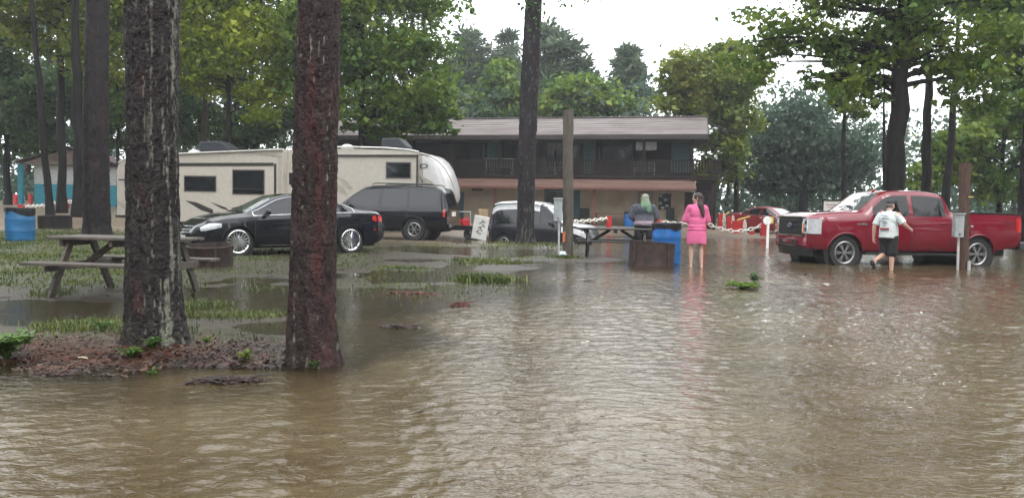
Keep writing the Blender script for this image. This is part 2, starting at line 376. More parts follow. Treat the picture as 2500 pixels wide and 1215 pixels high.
M_barkpine = mat('bark_pine_far', (.055, .035, .030), .75, var=.35, vscale=3, bump=.6, bscale=12, stretch=(3, 3, .6), spec=.1)
def bark_trunk(parent, pts, zfine, seed, lichen=None, redness=.3, dz=.014, seg=132, flare=.25, depth=.022, base=(.075, .055, .052), plate=.085):
    P = np.array(pts, float); z0, z1 = P[0, 2], P[-1, 2]
    zs = np.concatenate([np.arange(z0, min(zfine, z1), dz), np.arange(min(zfine, z1), z1+.01, .35)])
    cx = np.interp(zs, P[:, 2], P[:, 0]); cy = np.interp(zs, P[:, 2], P[:, 1]); R = np.interp(zs, P[:, 2], P[:, 3])
    th = np.arange(seg)/seg*2*PI; T, ZZ = np.meshgrid(th, zs); RR = R[:, None]+0*T
    r_ = P[1, 3]; per = max(6, int(2*PI*r_/plate))
    warp = .25*vn(T*3/PI*2, ZZ*5, 0, seed+3)
    a = T/(2*PI)*per+.30*vn(T*8/PI*2, ZZ*9, 0, seed+5)+.14*vn(T*20/PI*2, ZZ*26, 0, seed+6); bb = ZZ/(plate*3.0)+warp*1.1+.25*vn(T*12/PI*2, ZZ*14, 0, seed+7)
    f1, ed, cid = voro(a, bb, per, seed)
    g1, ed2, cid2 = voro(a*2.6+7, bb*3.4, 10**6, seed+90)
    pl = .62*sstep(.0, .11, ed)+.38*sstep(.0, .13, ed2)
    xx, yy = np.cos(T), np.sin(T)
    fine = fbm(xx*9*r_/.2, yy*9*r_/.2, ZZ*14, 4, seed+9)
    ridges = vn(xx*5, yy*5, ZZ*1.3, seed+4)
    dsp = depth*(pl-.6)*(.4+cid) + .35*depth*(cid2-.5) + .010*fine + .010*ridges
    low = np.exp(-np.maximum(ZZ-z0-.05, 0)/.2)
    lob = np.maximum(0, vn(xx*2.1+5, yy*2.1, 0, seed+30))*1.1+.1
    dsp = dsp + low*flare*r_*(.35+lob)
    rr = RR+dsp
    V = np.stack([cx[:, None]+xx*rr, cy[:, None]+yy*rr, ZZ], -1).reshape(-1, 3)
    i = np.arange(len(zs)-1)[:, None]*seg; k = np.arange(seg)[None, :]
    F = np.stack([i+k, i+(k+1) % seg, i+seg+(k+1) % seg, i+seg+k], -1).reshape(-1, 4)
    col = np.array(base)[None, None, :]*(.65+.5*cid[..., None]+.25*cid2[..., None])*(.40+.60*pl[..., None])*(1+.5*fine[..., None])
    rd = sstep(.05, .45, fbm(xx*2, yy*2, ZZ*2.2, 4, seed+60)+redness-.3)*(.4+.6*cid)*pl
    col = col*(1-rd[..., None]*.5)+rd[..., None]*.5*np.array((.105, .022, .024))
    if lichen:
        lm = lichen(T, ZZ, pl, fine, seed)
        col = col*(1-lm[..., None])+lm[..., None]*np.array((.25, .26, .21))
    gm_ = np.exp(-np.maximum(ZZ-z0, 0)/.25)*sstep(-.1, .3, fine)*.5
    col = col*(1-gm_[..., None])+gm_[..., None]*np.array((.05, .055, .025))
    return npmesh('trunk', V, F, M_bark, parent, 180, col.reshape(-1, 3))

def leaf_cloud(C, Rr, n, size, seed, up=.25, aspect=1.5, clump=.16, nclump=None, shell=.55, squash=1.0):
    """leaves in clumps through an ellipsoid; C centre list, Rr radii list"""
    r = np.random.default_rng(seed); C = np.atleast_2d(np.array(C, float)); Rr = np.atleast_2d(np.array(Rr, float))
    vol = np.prod(Rr, 1)**(2/3); share = vol/vol.sum(); P = []; 
    for c, q, s in zip(C, Rr, share):
        m = max(30, int(n*s)); nc = nclump or max(8, int(42*(q.mean()/3)**1.2))
        d = r.standard_normal((nc, 3)); d /= np.linalg.norm(d, axis=1)[:, None]
        cc = d*(shell+(1-shell)*r.random((nc, 1)))**.8
        cs = (.6+.9*r.random(nc)); wts = cs**2; wts /= wts.sum()
        idx = r.choice(nc, m, p=wts)
        off = r.standard_normal((m, 3))*np.array((1, 1, .6*squash))*clump*cs[idx][:, None]
        tail = r.random(m) < .06; off[tail] *= 1.5
        P.append(c+(cc[idx]+off)*q)
    P = np.concatenate(P); m = len(P)
    nrm = r.standard_normal((m, 3)); nrm[:, 2] = np.abs(nrm[:, 2])+up; nrm /= np.linalg.norm(nrm, axis=1)[:, None]
    t = r.standard_normal((m, 3)); t -= nrm*(t*nrm).sum(1)[:, None]; t /= np.linalg.norm(t, axis=1)[:, None]; b = np.cross(nrm, t)
    L = size*(.45+1.2*r.random((m, 1))**1.6); Wd = L/aspect*r.uniform(.75, 1.25, (m, 1))
    V = np.stack([P-t*L*.5, P+b*Wd*.5-t*L*.08+nrm*L*.12, P+t*L*.5-nrm*L*.1, P-b*Wd*.5-t*L*.08+nrm*L*.12], 1).reshape(-1, 3)
    return V, np.arange(m*4).reshape(-1, 4)
def needle_cloud(C, Rr, n, size, seed, nb=26):
    """pine crown: flat layered sprays of narrow needle bundles along drooping boughs"""
    r = np.random.default_rng(seed); c = np.array(C, float); q = np.array(Rr, float); P = []; D = []
    for i in range(nb):
        h = r.uniform(-1, 1); reach = math.sqrt(max(.05, 1-h*h))*r.uniform(.45, 1.08)
        if h < 0: reach *= r.uniform(.5, 1)
        a = r.uniform(0, 2*PI); k = int(n/nb*r.uniform(.5, 1.5)); ntuft = r.integers(4, 9)
        tr_ = .35+.65*r.random(ntuft); ta = a+r.normal(0, .28, ntuft); th_ = h+r.normal(0, .06, ntuft)+.05*tr_
        idx = r.integers(0, ntuft, k); dv = r.standard_normal((k, 3))*np.array((1, 1, .55)); dv /= np.linalg.norm(dv, axis=1)[:, None]
        base = np.stack([np.cos(ta)*reach*tr_, np.sin(ta)*reach*tr_, th_], 1)[idx]*q
        P.append(c+base+dv*q.mean()*.15*r.random((k, 1))**.5); D.append(dv)
    P = np.concatenate(P); D = np.concatenate(D); m = len(P)
    s = np.cross(D, r.standard_normal((m, 3))); s /= np.linalg.norm(s, axis=1)[:, None]
    L = size*(.7+.6*r.random((m, 1)))
    V = np.stack([P, P+D*L*.5+s*L*.11, P+D*L, P+D*L*.5-s*L*.11], 1).reshape(-1, 3)
    return V, np.arange(m*4).reshape(-1, 4)
L_yel = leafmat('leaf_yellow_green', (.095, .16, .02), (.22, .30, .026), (.42, .46, .045), tr=.45)
L_mid = leafmat('leaf_mid_green', (.045, .10, .024), (.105, .19, .03), (.27, .34, .045), tr=.4)
L_deep = leafmat('leaf_deep_green', (.034, .078, .036), (.075, .145, .05), (.15, .23, .065), tr=.4)
L_blue = leafmat('leaf_blue_green', (.034, .07, .05), (.055, .105, .065), (.09, .145, .08), tr=.4)
L_olive = leafmat('leaf_olive', (.065, .115, .018), (.14, .20, .026), (.29, .30, .045), tr=.4)
L_pine = leafmat('pine_needles', (.045, .08, .05), (.08, .125, .075), (.13, .18, .09), tr=.25)
L_weed = leafmat('weed_green', (.04, .09, .015), (.08, .16, .03), (.16, .24, .05), scale=3)
def limb_path(p0, p1, sag, rs, k=7):
    p0 = Vector(p0); p1 = Vector(p1); out = []
    side = Vector((rs.uniform(-1, 1), rs.uniform(-1, 1), rs.uniform(-.4, .4)))*.06*(p1-p0).length
    for i in range(k):
        t = i/(k-1); out.append(p0.lerp(p1, t)+Vector((0, 0, sag))*math.sin(PI*t)+side*math.sin(2*PI*t))
    return out
def far_trunk(parent, pts, m, limbs=(), seed=0, n=10, name='trunk'):
    rs = random.Random(seed); mb = MB(); P = np.array(pts, float)
    zs = np.linspace(P[0, 2], P[-1, 2], 16)
    path = [(np.interp(z, P[:, 2], P[:, 0])+rs.uniform(-1, 1)*.25*P[0, 3], np.interp(z, P[:, 2], P[:, 1])+rs.uniform(-1, 1)*.2*P[0, 3], z) for z in zs]
    rad = [float(np.interp(z, P[:, 2], P[:, 3]))*rs.uniform(.93, 1.07) for z in zs]; rad[0] *= 1.25
    mb.tube(path, rad, n)
    for a, b, r in limbs:
        lp = limb_path(a, b, .15*(Vector(b)-Vector(a)).length*rs.uniform(-.3, 1), rs); mb.tube(lp, [r*(1-.85*i/6) for i in range(7)], 6)
    return mb.build(name, m, parent, smooth=60)
def tree(name, label, group, u, Yd, wpx, crowns, lm, leaf=.2, nleaf=9000, ztop=None, top_uv=None, bark=None, seed=1, kind='leaf', limbs=True, cat='tree', zb=None, clump=.16, shell=.55, aspect=1.5):
    """u: trunk column at the ground; crowns: list of (u, v, ru, rv[, depth factor]) read off the photograph at depth Yd"""
    b = at(u, 520, Yd); bx = b.x; bz = gz(bx, Yd)-.05 if zb is None else zb; k = kpx(Yd)
    root = thing(name, label, cat, (bx, Yd, bz), 0, group); rs = random.Random(seed)
    C = []; R = []
    for c in crowns:
        p = at(c[0], c[1], Yd+(c[4] if len(c) > 4 else 0)); kk = kpx(p.y)
        rx, rz = c[2]/kk, c[3]/kk; C.append((p.x-bx, p.y-Yd, p.z-bz)); R.append((rx, min(rx, max(rz, rx*.7)) if len(c) < 6 else c[5], rz))
    hi = max(c[2]+r[2]*.6 for c, r in zip(C, R)) if ztop is None else ztop-bz
    tx = 0
    if top_uv: tp = at(top_uv[0], top_uv[1], Yd); tx = (tp.x-bx); tz = tp.z-bz
    r0_ = wpx/2/k
    tip = tx*hi/tz if top_uv else 0
    pts = [(0, 0, 0, r0_*1.12), (tip*.1, 0, hi*.1, r0_), (tip*.55, 0, hi*.55, r0_*.72), (tip, 0, hi, r0_*.2)]
    lim = []
    if limbs:
        for c, q in zip(C, R):
            for _ in range(4):
                e = (c[0]+rs.uniform(-.75, .75)*q[0], c[1]+rs.uniform(-.75, .75)*q[1], c[2]+rs.uniform(-.5, .7)*q[2])
                z0 = max(hi*.2, min(hi*.85, e[2]-rs.uniform(.1, .5)*abs(q[2]))); lim.append(((tip*z0/hi, 0, z0), e, r0_*rs.uniform(.18, .4)))
    far_trunk(root, pts, bark or M_barkfar, lim, seed)
    if kind == 'leaf':
        V, F = leaf_cloud(C, R, nleaf, leaf, seed, clump=clump, shell=shell, aspect=aspect)
    else:
        VV = []; FF = []; o_ = 0
        for i, (c, q) in enumerate(zip(C, R)):
            v_, f_ = needle_cloud(c, q, nleaf//len(C), leaf, seed+i); VV.append(v_); FF.append(f_+o_); o_ += len(v_)
        V = np.concatenate(VV); F = np.concatenate(FF)
    npmesh('crown', V, F, lm, root)
    return root

# ---- the big near pines
def px_trunk(cols, Yd, zbase, ztop):
    """cols: (u_centre, v, width px) from base upwards -> trunk points in world space"""
    out = []
    for u, v, wpx in cols:
        p = at(u, v, Yd); out.append((p.x, Yd, p.z, wpx/2/kpx(Yd)))
    out[0] = (out[0][0], Yd, zbase, out[0][3])
    x, y, z, r = out[-1]; dx = (out[-1][0]-out[1][0])/(out[-1][2]-out[1][2])
    out.append((x+dx*(ztop-z), y, ztop, r*.35)); return out
def near_pine(label, cols, Yd, ztop, seed, crown_r, zfine, **kw):
    x0 = at(cols[0][0], cols[0][1], Yd).x; zb = gz(x0, Yd)-.06
    pts = px_trunk(cols, Yd, zb, ztop); root = thing('pine_tree', label, 'tree', (x0, Yd, zb), 0, 'pine trees standing in the campground')
    loc = [(p[0]-x0, 0, p[2]-zb, p[3]) for p in pts]
    bark_trunk(root, loc, zfine-zb, seed, **kw)
    tx = loc[-1][0]
    V, F = needle_cloud((tx*.85, 0, ztop-zb-1.0), (crown_r, crown_r, crown_r*1.1), 9000, .34, seed, nb=34)
    npmesh('crown', V, F, L_pine, root)
    rs = random.Random(seed)
    for _ in range(9):
        z = ztop-zb-1-rs.uniform(-1, 1)*crown_r*.8; a = rs.uniform(0, 6.28); q = rs.uniform(.5, .85)*crown_r
        MB().tube(limb_path((tx*.85, 0, z-.3), (tx*.85+math.cos(a)*q, math.sin(a)*q, z+.2), .1, rs), [.06*(1-.13*i) for i in range(7)], 6).build('branch', M_barkfar, root, smooth=60)
    return root
def lich1(T, Z, pl, fine, s):        # pale lichen in broken vertical runs on the right-hand and front faces
    side = sstep(.35, .95, np.cos(T+.75)); run = vn(T*9, Z*.55, 0, s+71); br = vn(T*14, Z*7, 0, s+72); fl = vn(T*26, Z*22, 0, s+73)
    a = sstep(.34, .5, run*.9+br*.30+side*.30-.22)*sstep(-.05, .3, fl)
    b = sstep(.70, .80, br*.55+fl*.5+.12)
    c = sstep(.30, .42, vn(T*7, Z*2.6, 0, s+88)*.8+fl*.35+.1)*sstep(.6, 1, np.cos(T+.55))
    return np.clip(np.maximum(np.maximum(a*(.15+.6*side), b*.55), c*.8), 0, .8)
def lich2(T, Z, pl, fine, s):
    fl = vn(T*26, Z*22, 0, s+73); br = vn(T*8, Z*2, 0, s+5); return np.clip(sstep(.72, .85, fl*.8+br*.35), 0, .8)
def lich3(T, Z, pl, fine, s):
    fl = vn(T*14, Z*6, 0, s+73); return np.clip(sstep(.62, .9, fl+.35*np.exp(-Z/1.0)), 0, .4)
near_pine('thick foreground pine streaked with white lichen beside the picnic table',
  [(384, 838, 128), (376, 700, 124), (374, 500, 114), (372, 300, 112), (371, 100, 116), (372, 0, 120)], 6.7, 14, 3, 2.6, 3.4, lichen=lich1, redness=.12, flare=.5, base=(.032, .026, .027), depth=.019)
near_pine('reddish brown foreground pine trunk rising in front of the black sedan',
  [(764, 884, 118), (762, 750, 112), (766, 550, 103), (772, 300, 96), (780, 0, 94)], 6.2, 14.5, 8, 2.4, 3.2, lichen=lich2, redness=.34, flare=.32, base=(.042, .027, .027), depth=.016, plate=.085)
near_pine('dark tall pine standing just left of the bare wooden power post',
  [(1282, 596, 44), (1283, 540, 40), (1286, 400, 39), (1293, 200, 42), (1303, 0, 37)], 25, 17, 21, 3.2, 9, lichen=lich3, redness=.1, dz=.05, seg=64, base=(.026, .023, .027), depth=.04, plate=.13)
near_pine('large dark pine trunk left of the cream camper, next to the blue drum',
  [(236, 566, 58), (236, 500, 56), (234, 300, 53), (238, 0, 48)], 23, 18, 34, 3.2, 9, lichen=None, redness=.12, dz=.05, seg=64, base=(.019, .015, .016), depth=.05, plate=.13)
# leafy shoots on the pine in the middle
T3R = [o for o in COL.objects if o.get('label', '').startswith('dark tall pine')][0]; rs = random.Random(12); VV = []
for u0, v0, u1, v1 in ((1308, -40, 1352, 6), (1308, -60, 1400, 14), (1310, -80, 1450, 6), (1306, 20, 1322, 62), (1296, 30, 1280, 6), (1310, -50, 1420, -10)):
    p0, p1 = at(u0, v0, 24.8)-T3R.location, at(u1, v1, 24.4)-T3R.location; lp = limb_path(p0, p1, .12, rs); MB().tube(lp, [.022*(1-.13*i) for i in range(7)], 6).build('twig', M_barkfar, T3R, smooth=60)
    for i in range(26):
        c = lp[min(6, 1+int(rs.random()**.7*6))]+Vector((rs.gauss(0, .16), rs.gauss(0, .2), rs.gauss(-.03, .12))); VV.append(c)
r_ = np.random.default_rng(3); P_ = np.array([tuple(v) for v in VV]); n_ = len(P_); t_ = r_.standard_normal((n_, 3)); t_ /= np.linalg.norm(t_, axis=1)[:, None]; b_ = np.cross(t_, r_.standard_normal((n_, 3))); b_ /= np.linalg.norm(b_, axis=1)[:, None]; L_ = r_.uniform(.08, .2, (n_, 1))
npmesh('shoot_leaves', np.stack([P_-t_*L_*.5, P_+b_*L_*.3, P_+t_*L_*.5, P_-b_*L_*.3], 1).reshape(-1, 3), np.arange(n_*4).reshape(-1, 4), L_deep, T3R)
# ---- left wood
GL = 'trees left of and behind the camper'; GR = 'trees right of the lodge'; GF = 'hazy trees beyond the lodge roof'
tree('sweetgum_tree', 'broad mid-green tree overhanging the lodge roof, right of the reddish pine', GL, 880, 38, 16, [(900, 60, 190, 130), (1010, 190, 110, 105), (860, 230, 140, 90), (760, 80, 90, 120), (930, -90, 190, 110), (1060, 275, 60, 50), (900, 300, 70, 32), (800, 275, 60, 50), (850, -280, 200, 150), (1030, 300, 60, 32), (960, 312, 60, 28), (1095, 298, 34, 30), (1060, 250, 70, 50), (1000, 275, 70, 45), (930, 325, 50, 18)], L_mid, .26, 43000, seed=41, clump=.17, shell=.35)
tree('sweetgum_tree', 'bright yellow-green tree above the camper roof', GL, 560, 40, 14, [(600, 120, 130, 110), (520, 40, 110, 100), (660, 230, 90, 80), (560, -70, 150, 90), (470, 190, 70, 70), (690, 20, 80, 90), (560, -270, 170, 150)], L_yel, .27, 28000, seed=42, clump=.17, shell=.35)
tree('oak_tree', 'yellowing broadleaf tree behind the large pine left of the camper', GL, 153, 39, 20, [(150, 60, 110, 80), (230, 130, 110, 75), (60, 20, 80, 80), (290, 30, 80, 90), (150, -80, 170, 80), (200, -270, 200, 150)], L_olive, .27, 24000, seed=43, clump=.17, shell=.35)
tree('oak_tree', 'dark green tree over the blue and white bathhouse at the left edge', GL, 20, 44, 16, [(40, 250, 90, 100), (0, 120, 80, 90), (110, 330, 70, 50), (130, 230, 80, 70), (10, 340, 70, 60)], L_deep, .28, 18000, seed=44, clump=.17, shell=.35)
tree('oak_tree', 'shaded green tree filling the gap between the two foreground pines', GL, 600, 47, 20, [(560, 300, 110, 70), (460, 280, 60, 80), (660, 310, 70, 60), (500, 150, 90, 80), (720, 250, 70, 80)], L_deep, .28, 15000, seed=45, clump=.17, shell=.35)
tree('oak_tree', 'green sapling tree between the large pine and the lichen streaked pine', GL, 290, 44, 9, [(280, 260, 60, 70), (290, 330, 60, 40), (240, 190, 60, 60), (440, 90, 60, 90)], L_mid, .26, 9000, seed=46, clump=.17, shell=.35)
tree('pine_tree', 'thin leaning trunk in front of the blue and white bathhouse', GL, 124, 35, 17, [(40, -150, 90, 60)], L_pine, .5, 2500, seed=47, kind='pine', top_uv=(90, 150))
tree('pine_tree', 'dark trunk hard against the left side of the large pine', GL, 193, 33, 29, [(190, -170, 100, 70)], L_pine, .5, 2500, seed=48, kind='pine')
tree('pine_tree', 'slender reddish pine trunk rising above the camper between the near pines', GL, 501, 42, 14, [(500, -140, 90, 80)], L_pine, .5, 2500, seed=49, kind='pine', bark=M_barkpine)
tree('pine_tree', 'faint grey trunk behind the camper roof, right of the slender reddish pine', GL, 577, 52, 17, [(577, -120, 80, 80)], L_pine, .6, 2000, seed=50, kind='pine')
# ---- beyond the lodge
tree('pine_tree', 'pale pine right of the overhanging green tree, beyond the lodge', GF, 1150, 78, 8, [(1150, 130, 62, 62), (1120, 210, 60, 60), (1185, 220, 55, 60)], L_pine, .85, 7000, seed=61, kind='pine')
tree('pine_tree', 'faint pine touching the left of the middle trunk above the roof', GF, 1245, 84, 8, [(1240, 150, 40, 60), (1250, 230, 60, 60)], L_pine, .85, 5000, seed=62, kind='pine')
tree('pine_tree', 'tallest dark pine right of the middle trunk beyond the lodge roof', GF, 1345, 70, 10, [(1345, 130, 60, 62), (1400, 160, 55, 50), (1330, 215, 60, 60), (1410, 215, 60, 40)], L_pine, .8, 10000, seed=63, kind='pine')
tree('oak_tree', 'round pale green tree crown over the lodge ridge, right of the wooden post', GF, 1400, 62, 14, [(1400, 245, 82, 58), (1470, 262, 60, 40), (1350, 268, 50, 40)], L_mid, .42, 9000, seed=64, clump=.2, shell=.3)
tree('oak_tree', 'pale green tree over the lodge ridge, left of the middle trunk', GF, 1230, 66, 14, [(1225, 210, 50, 70), (1190, 260, 60, 50), (1260, 265, 60, 50), (1120, 265, 70, 50)], L_mid, .42, 9000, seed=65, clump=.2, shell=.3)
tree('pine_tree', 'lone conical pine against the white sky beyond the lodge', GF, 1535, 72, 9, [(1533, 160, 40, 40), (1535, 205, 58, 45), (1540, 255, 80, 40)], L_pine, .75, 8000, seed=66, kind='pine')
# ---- right
tree('oak_tree', 'yellow-green leafy tree at the right end of the lodge', GR, 1797, 49, 13, [(1670, 190, 70, 80), (1750, 200, 90, 90), (1690, 270, 85, 60), (1790, 280, 70, 80), (1770, 370, 60, 70), (1730, 420, 40, 40), (1810, 170, 60, 70)], L_olive, .3, 20000, seed=71, clump=.17, shell=.35)
tree('oak_tree', 'large dark blue-green rounded tree behind the small red car', GR, 1960, 56, 22, [(1960, 320, 120, 105), (1900, 380, 90, 80), (2060, 380, 90, 80), (1990, 430, 110, 50), (1870, 430, 60, 50)], L_blue, .34, 22000, seed=72, clump=.19, shell=.3)
tree('sweetgum_tree', 'big tree with thick crooked trunk behind the red pickup', GR, 2178, 27, 48, [(2150, 40, 190, 110), (1960, 60, 150, 90), (2350, 80, 150, 110), (1850, 140, 75, 60), (2060, 170, 100, 75), (2250, 120, 120, 70), (2100, -110, 280, 110), (1990, 200, 55, 32), (2390, 200, 110, 90), (2120, 230, 55, 35), (2150, -330, 270, 190), (2420, -280, 190, 200), (1960, -260, 150, 150)], L_mid, .2, 34000, seed=73, clump=.17, shell=.35, top_uv=(2207, 0), limbs=True)
tree('pine_tree', 'slim straight trunk above the red pickup windscreen', GR, 2060, 41, 14, [(2060, 190, 50, 60), (2060, 260, 50, 40)], L_mid, .3, 2500, seed=74, top_uv=(2062, 200))
tree('pine_tree', 'dark pine trunk between the crooked tree and the leaning thin one', GR, 2262, 33, 25, [(2272, -60, 90, 70)], L_pine, .5, 3000, seed=75, kind='pine', top_uv=(2270, 0))
tree('pine_tree', 'thin trunk leaning right, left of the brown meter post', GR, 2306, 37, 19, [(2350, -40, 80, 60)], L_pine, .5, 2500, seed=76, kind='pine', top_uv=(2332, 180))
tree('pine_tree', 'very thin pole-like trunk hugging the crooked tree on its left', GR, 2163, 35, 9, [(2158, 120, 45, 45)], L_deep, .25, 1500, seed=77, top_uv=(2158, 0))
tree('sweetgum_tree', 'low green tree behind the brown meter post at the right', GR, 2440, 40, 14, [(2420, 330, 80, 75), (2350, 370, 80, 50), (2480, 260, 60, 100), (2420, 440, 90, 50), (2300, 430, 90, 55), (2520, 400, 60, 90)], L_mid, .28, 16000, seed=78, clump=.18, shell=.3)
tree('oak_tree', 'dark trunk and heavy crown at the right edge of the picture', GR, 2494, 31, 22, [(2450, 130, 80, 110), (2500, 20, 110, 110), (2520, 250, 70, 80), (2420, -40, 130, 90)], L_deep, .22, 14000, seed=79, clump=.18, shell=.35)
# ---- the wood behind everything, one mass
def woodland():
    C = []; R = []; tr_ = MB(); rs = random.Random(5)
    for u in range(-700, 3300, 62):
        for Yd in (64, 84):
            uu = u+rs.uniform(-30, 30); k = kpx(Yd)
            if uu < 1060: top = rs.uniform(-260, 0)
            elif uu < 1620: top = rs.uniform(225, 300)
            elif uu < 2130: top = rs.uniform(270, 350)
            else: top = rs.uniform(330, 400)
            if uu > 2520: top = rs.uniform(-250, 50)
            v = 500
            while v > top:
                p = at(uu+rs.uniform(-40, 40), v-20, Yd+rs.uniform(-4, 4)); q = rs.uniform(60, 95)/k
                C.append(tuple(p)); R.append((q, q, q*.8)); v -= rs.uniform(60, 90)
            for _ in range(2): p = at(uu+rs.uniform(-30, 30), 470, Yd+rs.uniform(-3, 8)); q = rs.uniform(2.0, 3.2); C.append((p.x, p.y, gz(p.x, p.y)+q*.55)); R.append((q*1.2, q, q*.75))
            b = at(uu, 520, Yd); tp = at(uu, top+60, Yd)
            tr_.tube([(b.x, Yd, gz(b.x, Yd)-.1), (b.x+rs.uniform(-.4, .4), Yd, tp.z)], [rs.uniform(.15, .35), .1], 7)
    V, F = leaf_cloud(C, R, 190000, .44, 99, clump=.32, nclump=8, shell=.2); C = []; R = []
    for i in range(70):                    # the same wood goes on beside and behind the camera
        a_ = math.radians(-128+256*i/69)+PI*1.5; dist = rs.uniform(30, 44)
        x, y = math.cos(a_)*dist, math.sin(a_)*dist+4
        if y > 6 and abs(x) < y*.74+6: continue
        h = rs.uniform(13, 19); tr_.tube([(x, y, -.3), (x+rs.uniform(-.5, .5), y, h*.8)], [rs.uniform(.18, .35), .08], 7); z = 1.5
        while z < h: q = rs.uniform(2.2, 3.4); C.append((x+rs.uniform(-1, 1), y+rs.uniform(-1, 1), z)); R.append((q, q, q*.8)); z += rs.uniform(1.6, 2.8)
    V2, F2 = leaf_cloud(C, R, 60000, .9, 98, clump=.32, nclump=8, shell=.2); F = np.concatenate([F, F2+len(V)]); V = np.concatenate([V, V2])
    o = npmesh('woodland', V, F, L_blue); tag(o, 'dense dark wood closing off the background behind the campground', 'woodland', kind='stuff')
    t = tr_.build('trunks', M_barkfar, o, smooth=60); tag(t, kind='stuff')
woodland()
# ------------------------------------------------------------------ road vehicles (x forward, y left, z up, origin on the ground)
def curve(pts, x, sm=.05):
    p = np.array(pts, float); p = p[np.argsort(p[:, 0])]; xs_ = x+np.linspace(-1, 1, 9)*sm
    return float(np.mean(np.interp(xs_, p[:, 0], p[:, 1])))
class Body:
    def __init__(s, S): s.S = S
    def sec(s, x, clamp=True):
        S = s.S; w = curve(S['w'], x, .04); zl = curve(S['lo'], x); zb = curve(S['belt'], x); zt = max(curve(S['top'], x, S.get('sm', .05)), zb+.012); wt = min(curve(S['wt'], x), w*.955)
        g = zt-zb; e = zt-min(.07, g*.35)
        P = [(w*.91, zl), (w*.975, zl+.10*(zb-zl)), (w*1.0, zl+.42*(zb-zl)), (w*.995, zl+.70*(zb-zl)), (w*.985, zl+.86*(zb-zl)), (w*.955, zb)]
        P += [(w*.955+(wt-w*.955)*t, zb+(e-zb)*t) for t in (.33, .66, 1)]
        P += [(wt*.93, e+(zt-e)*.55), (wt*.72, zt-.1*(zt-e)), (wt*.36, zt), (0, zt+.004)]
        if clamp:
            for cx in S['wheels']:
                q = S['arch']**2-(x-cx)**2
                if q > 0:
                    za = S['R']+math.sqrt(q)-.02; P = [(y, max(z, za+.004*i)) if i < 6 else (y, z) for i, (y, z) in enumerate(P)]
        return P
    def y_at(s, x, z):
        P = s.sec(x, False); zz = [p[1] for p in P[:9]]; return float(np.interp(z, zz, [p[0] for p in P[:9]]))
    def belt_edge(s, x):
        P = s.sec(x, False); return P[5][1], P[8][1]
    def mesh(s, name, m, parent):
        S = s.S; x0, x1 = S['x0'], S['x1']; xs_ = set(np.round(np.linspace(x0, x1, 110), 4))
        for cx in S['wheels']:
            for t in np.linspace(-PI/2, PI/2, 25): xs_.add(round(cx+S['arch']*math.sin(t)*.9999, 4))
        xs_ = sorted(x for x in xs_ if x0 <= x <= x1); rows = []
        for x in xs_:
            P = s.sec(x); rows.append([(x, y, z) for y, z in P]+[(x, -y, z) for y, z in P[-2::-1]])
        mb = MB().grid(rows); n = len(rows[0])
        mb.f.append(tuple(range(n))); mb.f.append(tuple(range((len(rows)-1)*n+n-1, (len(rows)-1)*n-1, -1)))
        return mb.build(name, m, parent, smooth=38)
    def side(s, st, side, off=.006, rows=4):      # panel on the body side: st = [(x, zbot, ztop)]
        R_ = []
        for x, a, b in st:
            b = max(b, a+.002); R_.append([(x, side*(s.y_at(x, a+(b-a)*t)+off), a+(b-a)*t) for t in np.linspace(0, 1, rows)])
        return MB().grid(R_)
    def window(s, x0, x1, mb_=.03, mt=.035, fl=0, bl=0, n=12):
        st = []
        for x in np.linspace(x0, x1, n):
            a, b = s.belt_edge(x); a += mb_; b -= mt; st.append((x, a, max(a+.004, b)))
        return st
    def top(s, x0, x1, frac, off=.006, n=10):     # windscreen / rear glass / roof panel over the crown of the section
        R_ = []
        for x in np.linspace(x0, x1, n):
            P = s.sec(x, False)[8:]; k = [(y*frac, z) for y, z in P]; R_.append([(x, y, z+off) for y, z in k]+[(x, -y, z+off) for y, z in k[-2::-1]])
        return MB().grid(R_)
    def edge(s, st, side, r, off=.008):
        path = [(x, side*(s.y_at(x, b)+off), b) for x, a, b in st]; bot = [(x, side*(s.y_at(x, a)+off), a) for x, a, b in st[::-1]]
        return MB().tube(path+bot, r, 6, closed=True)
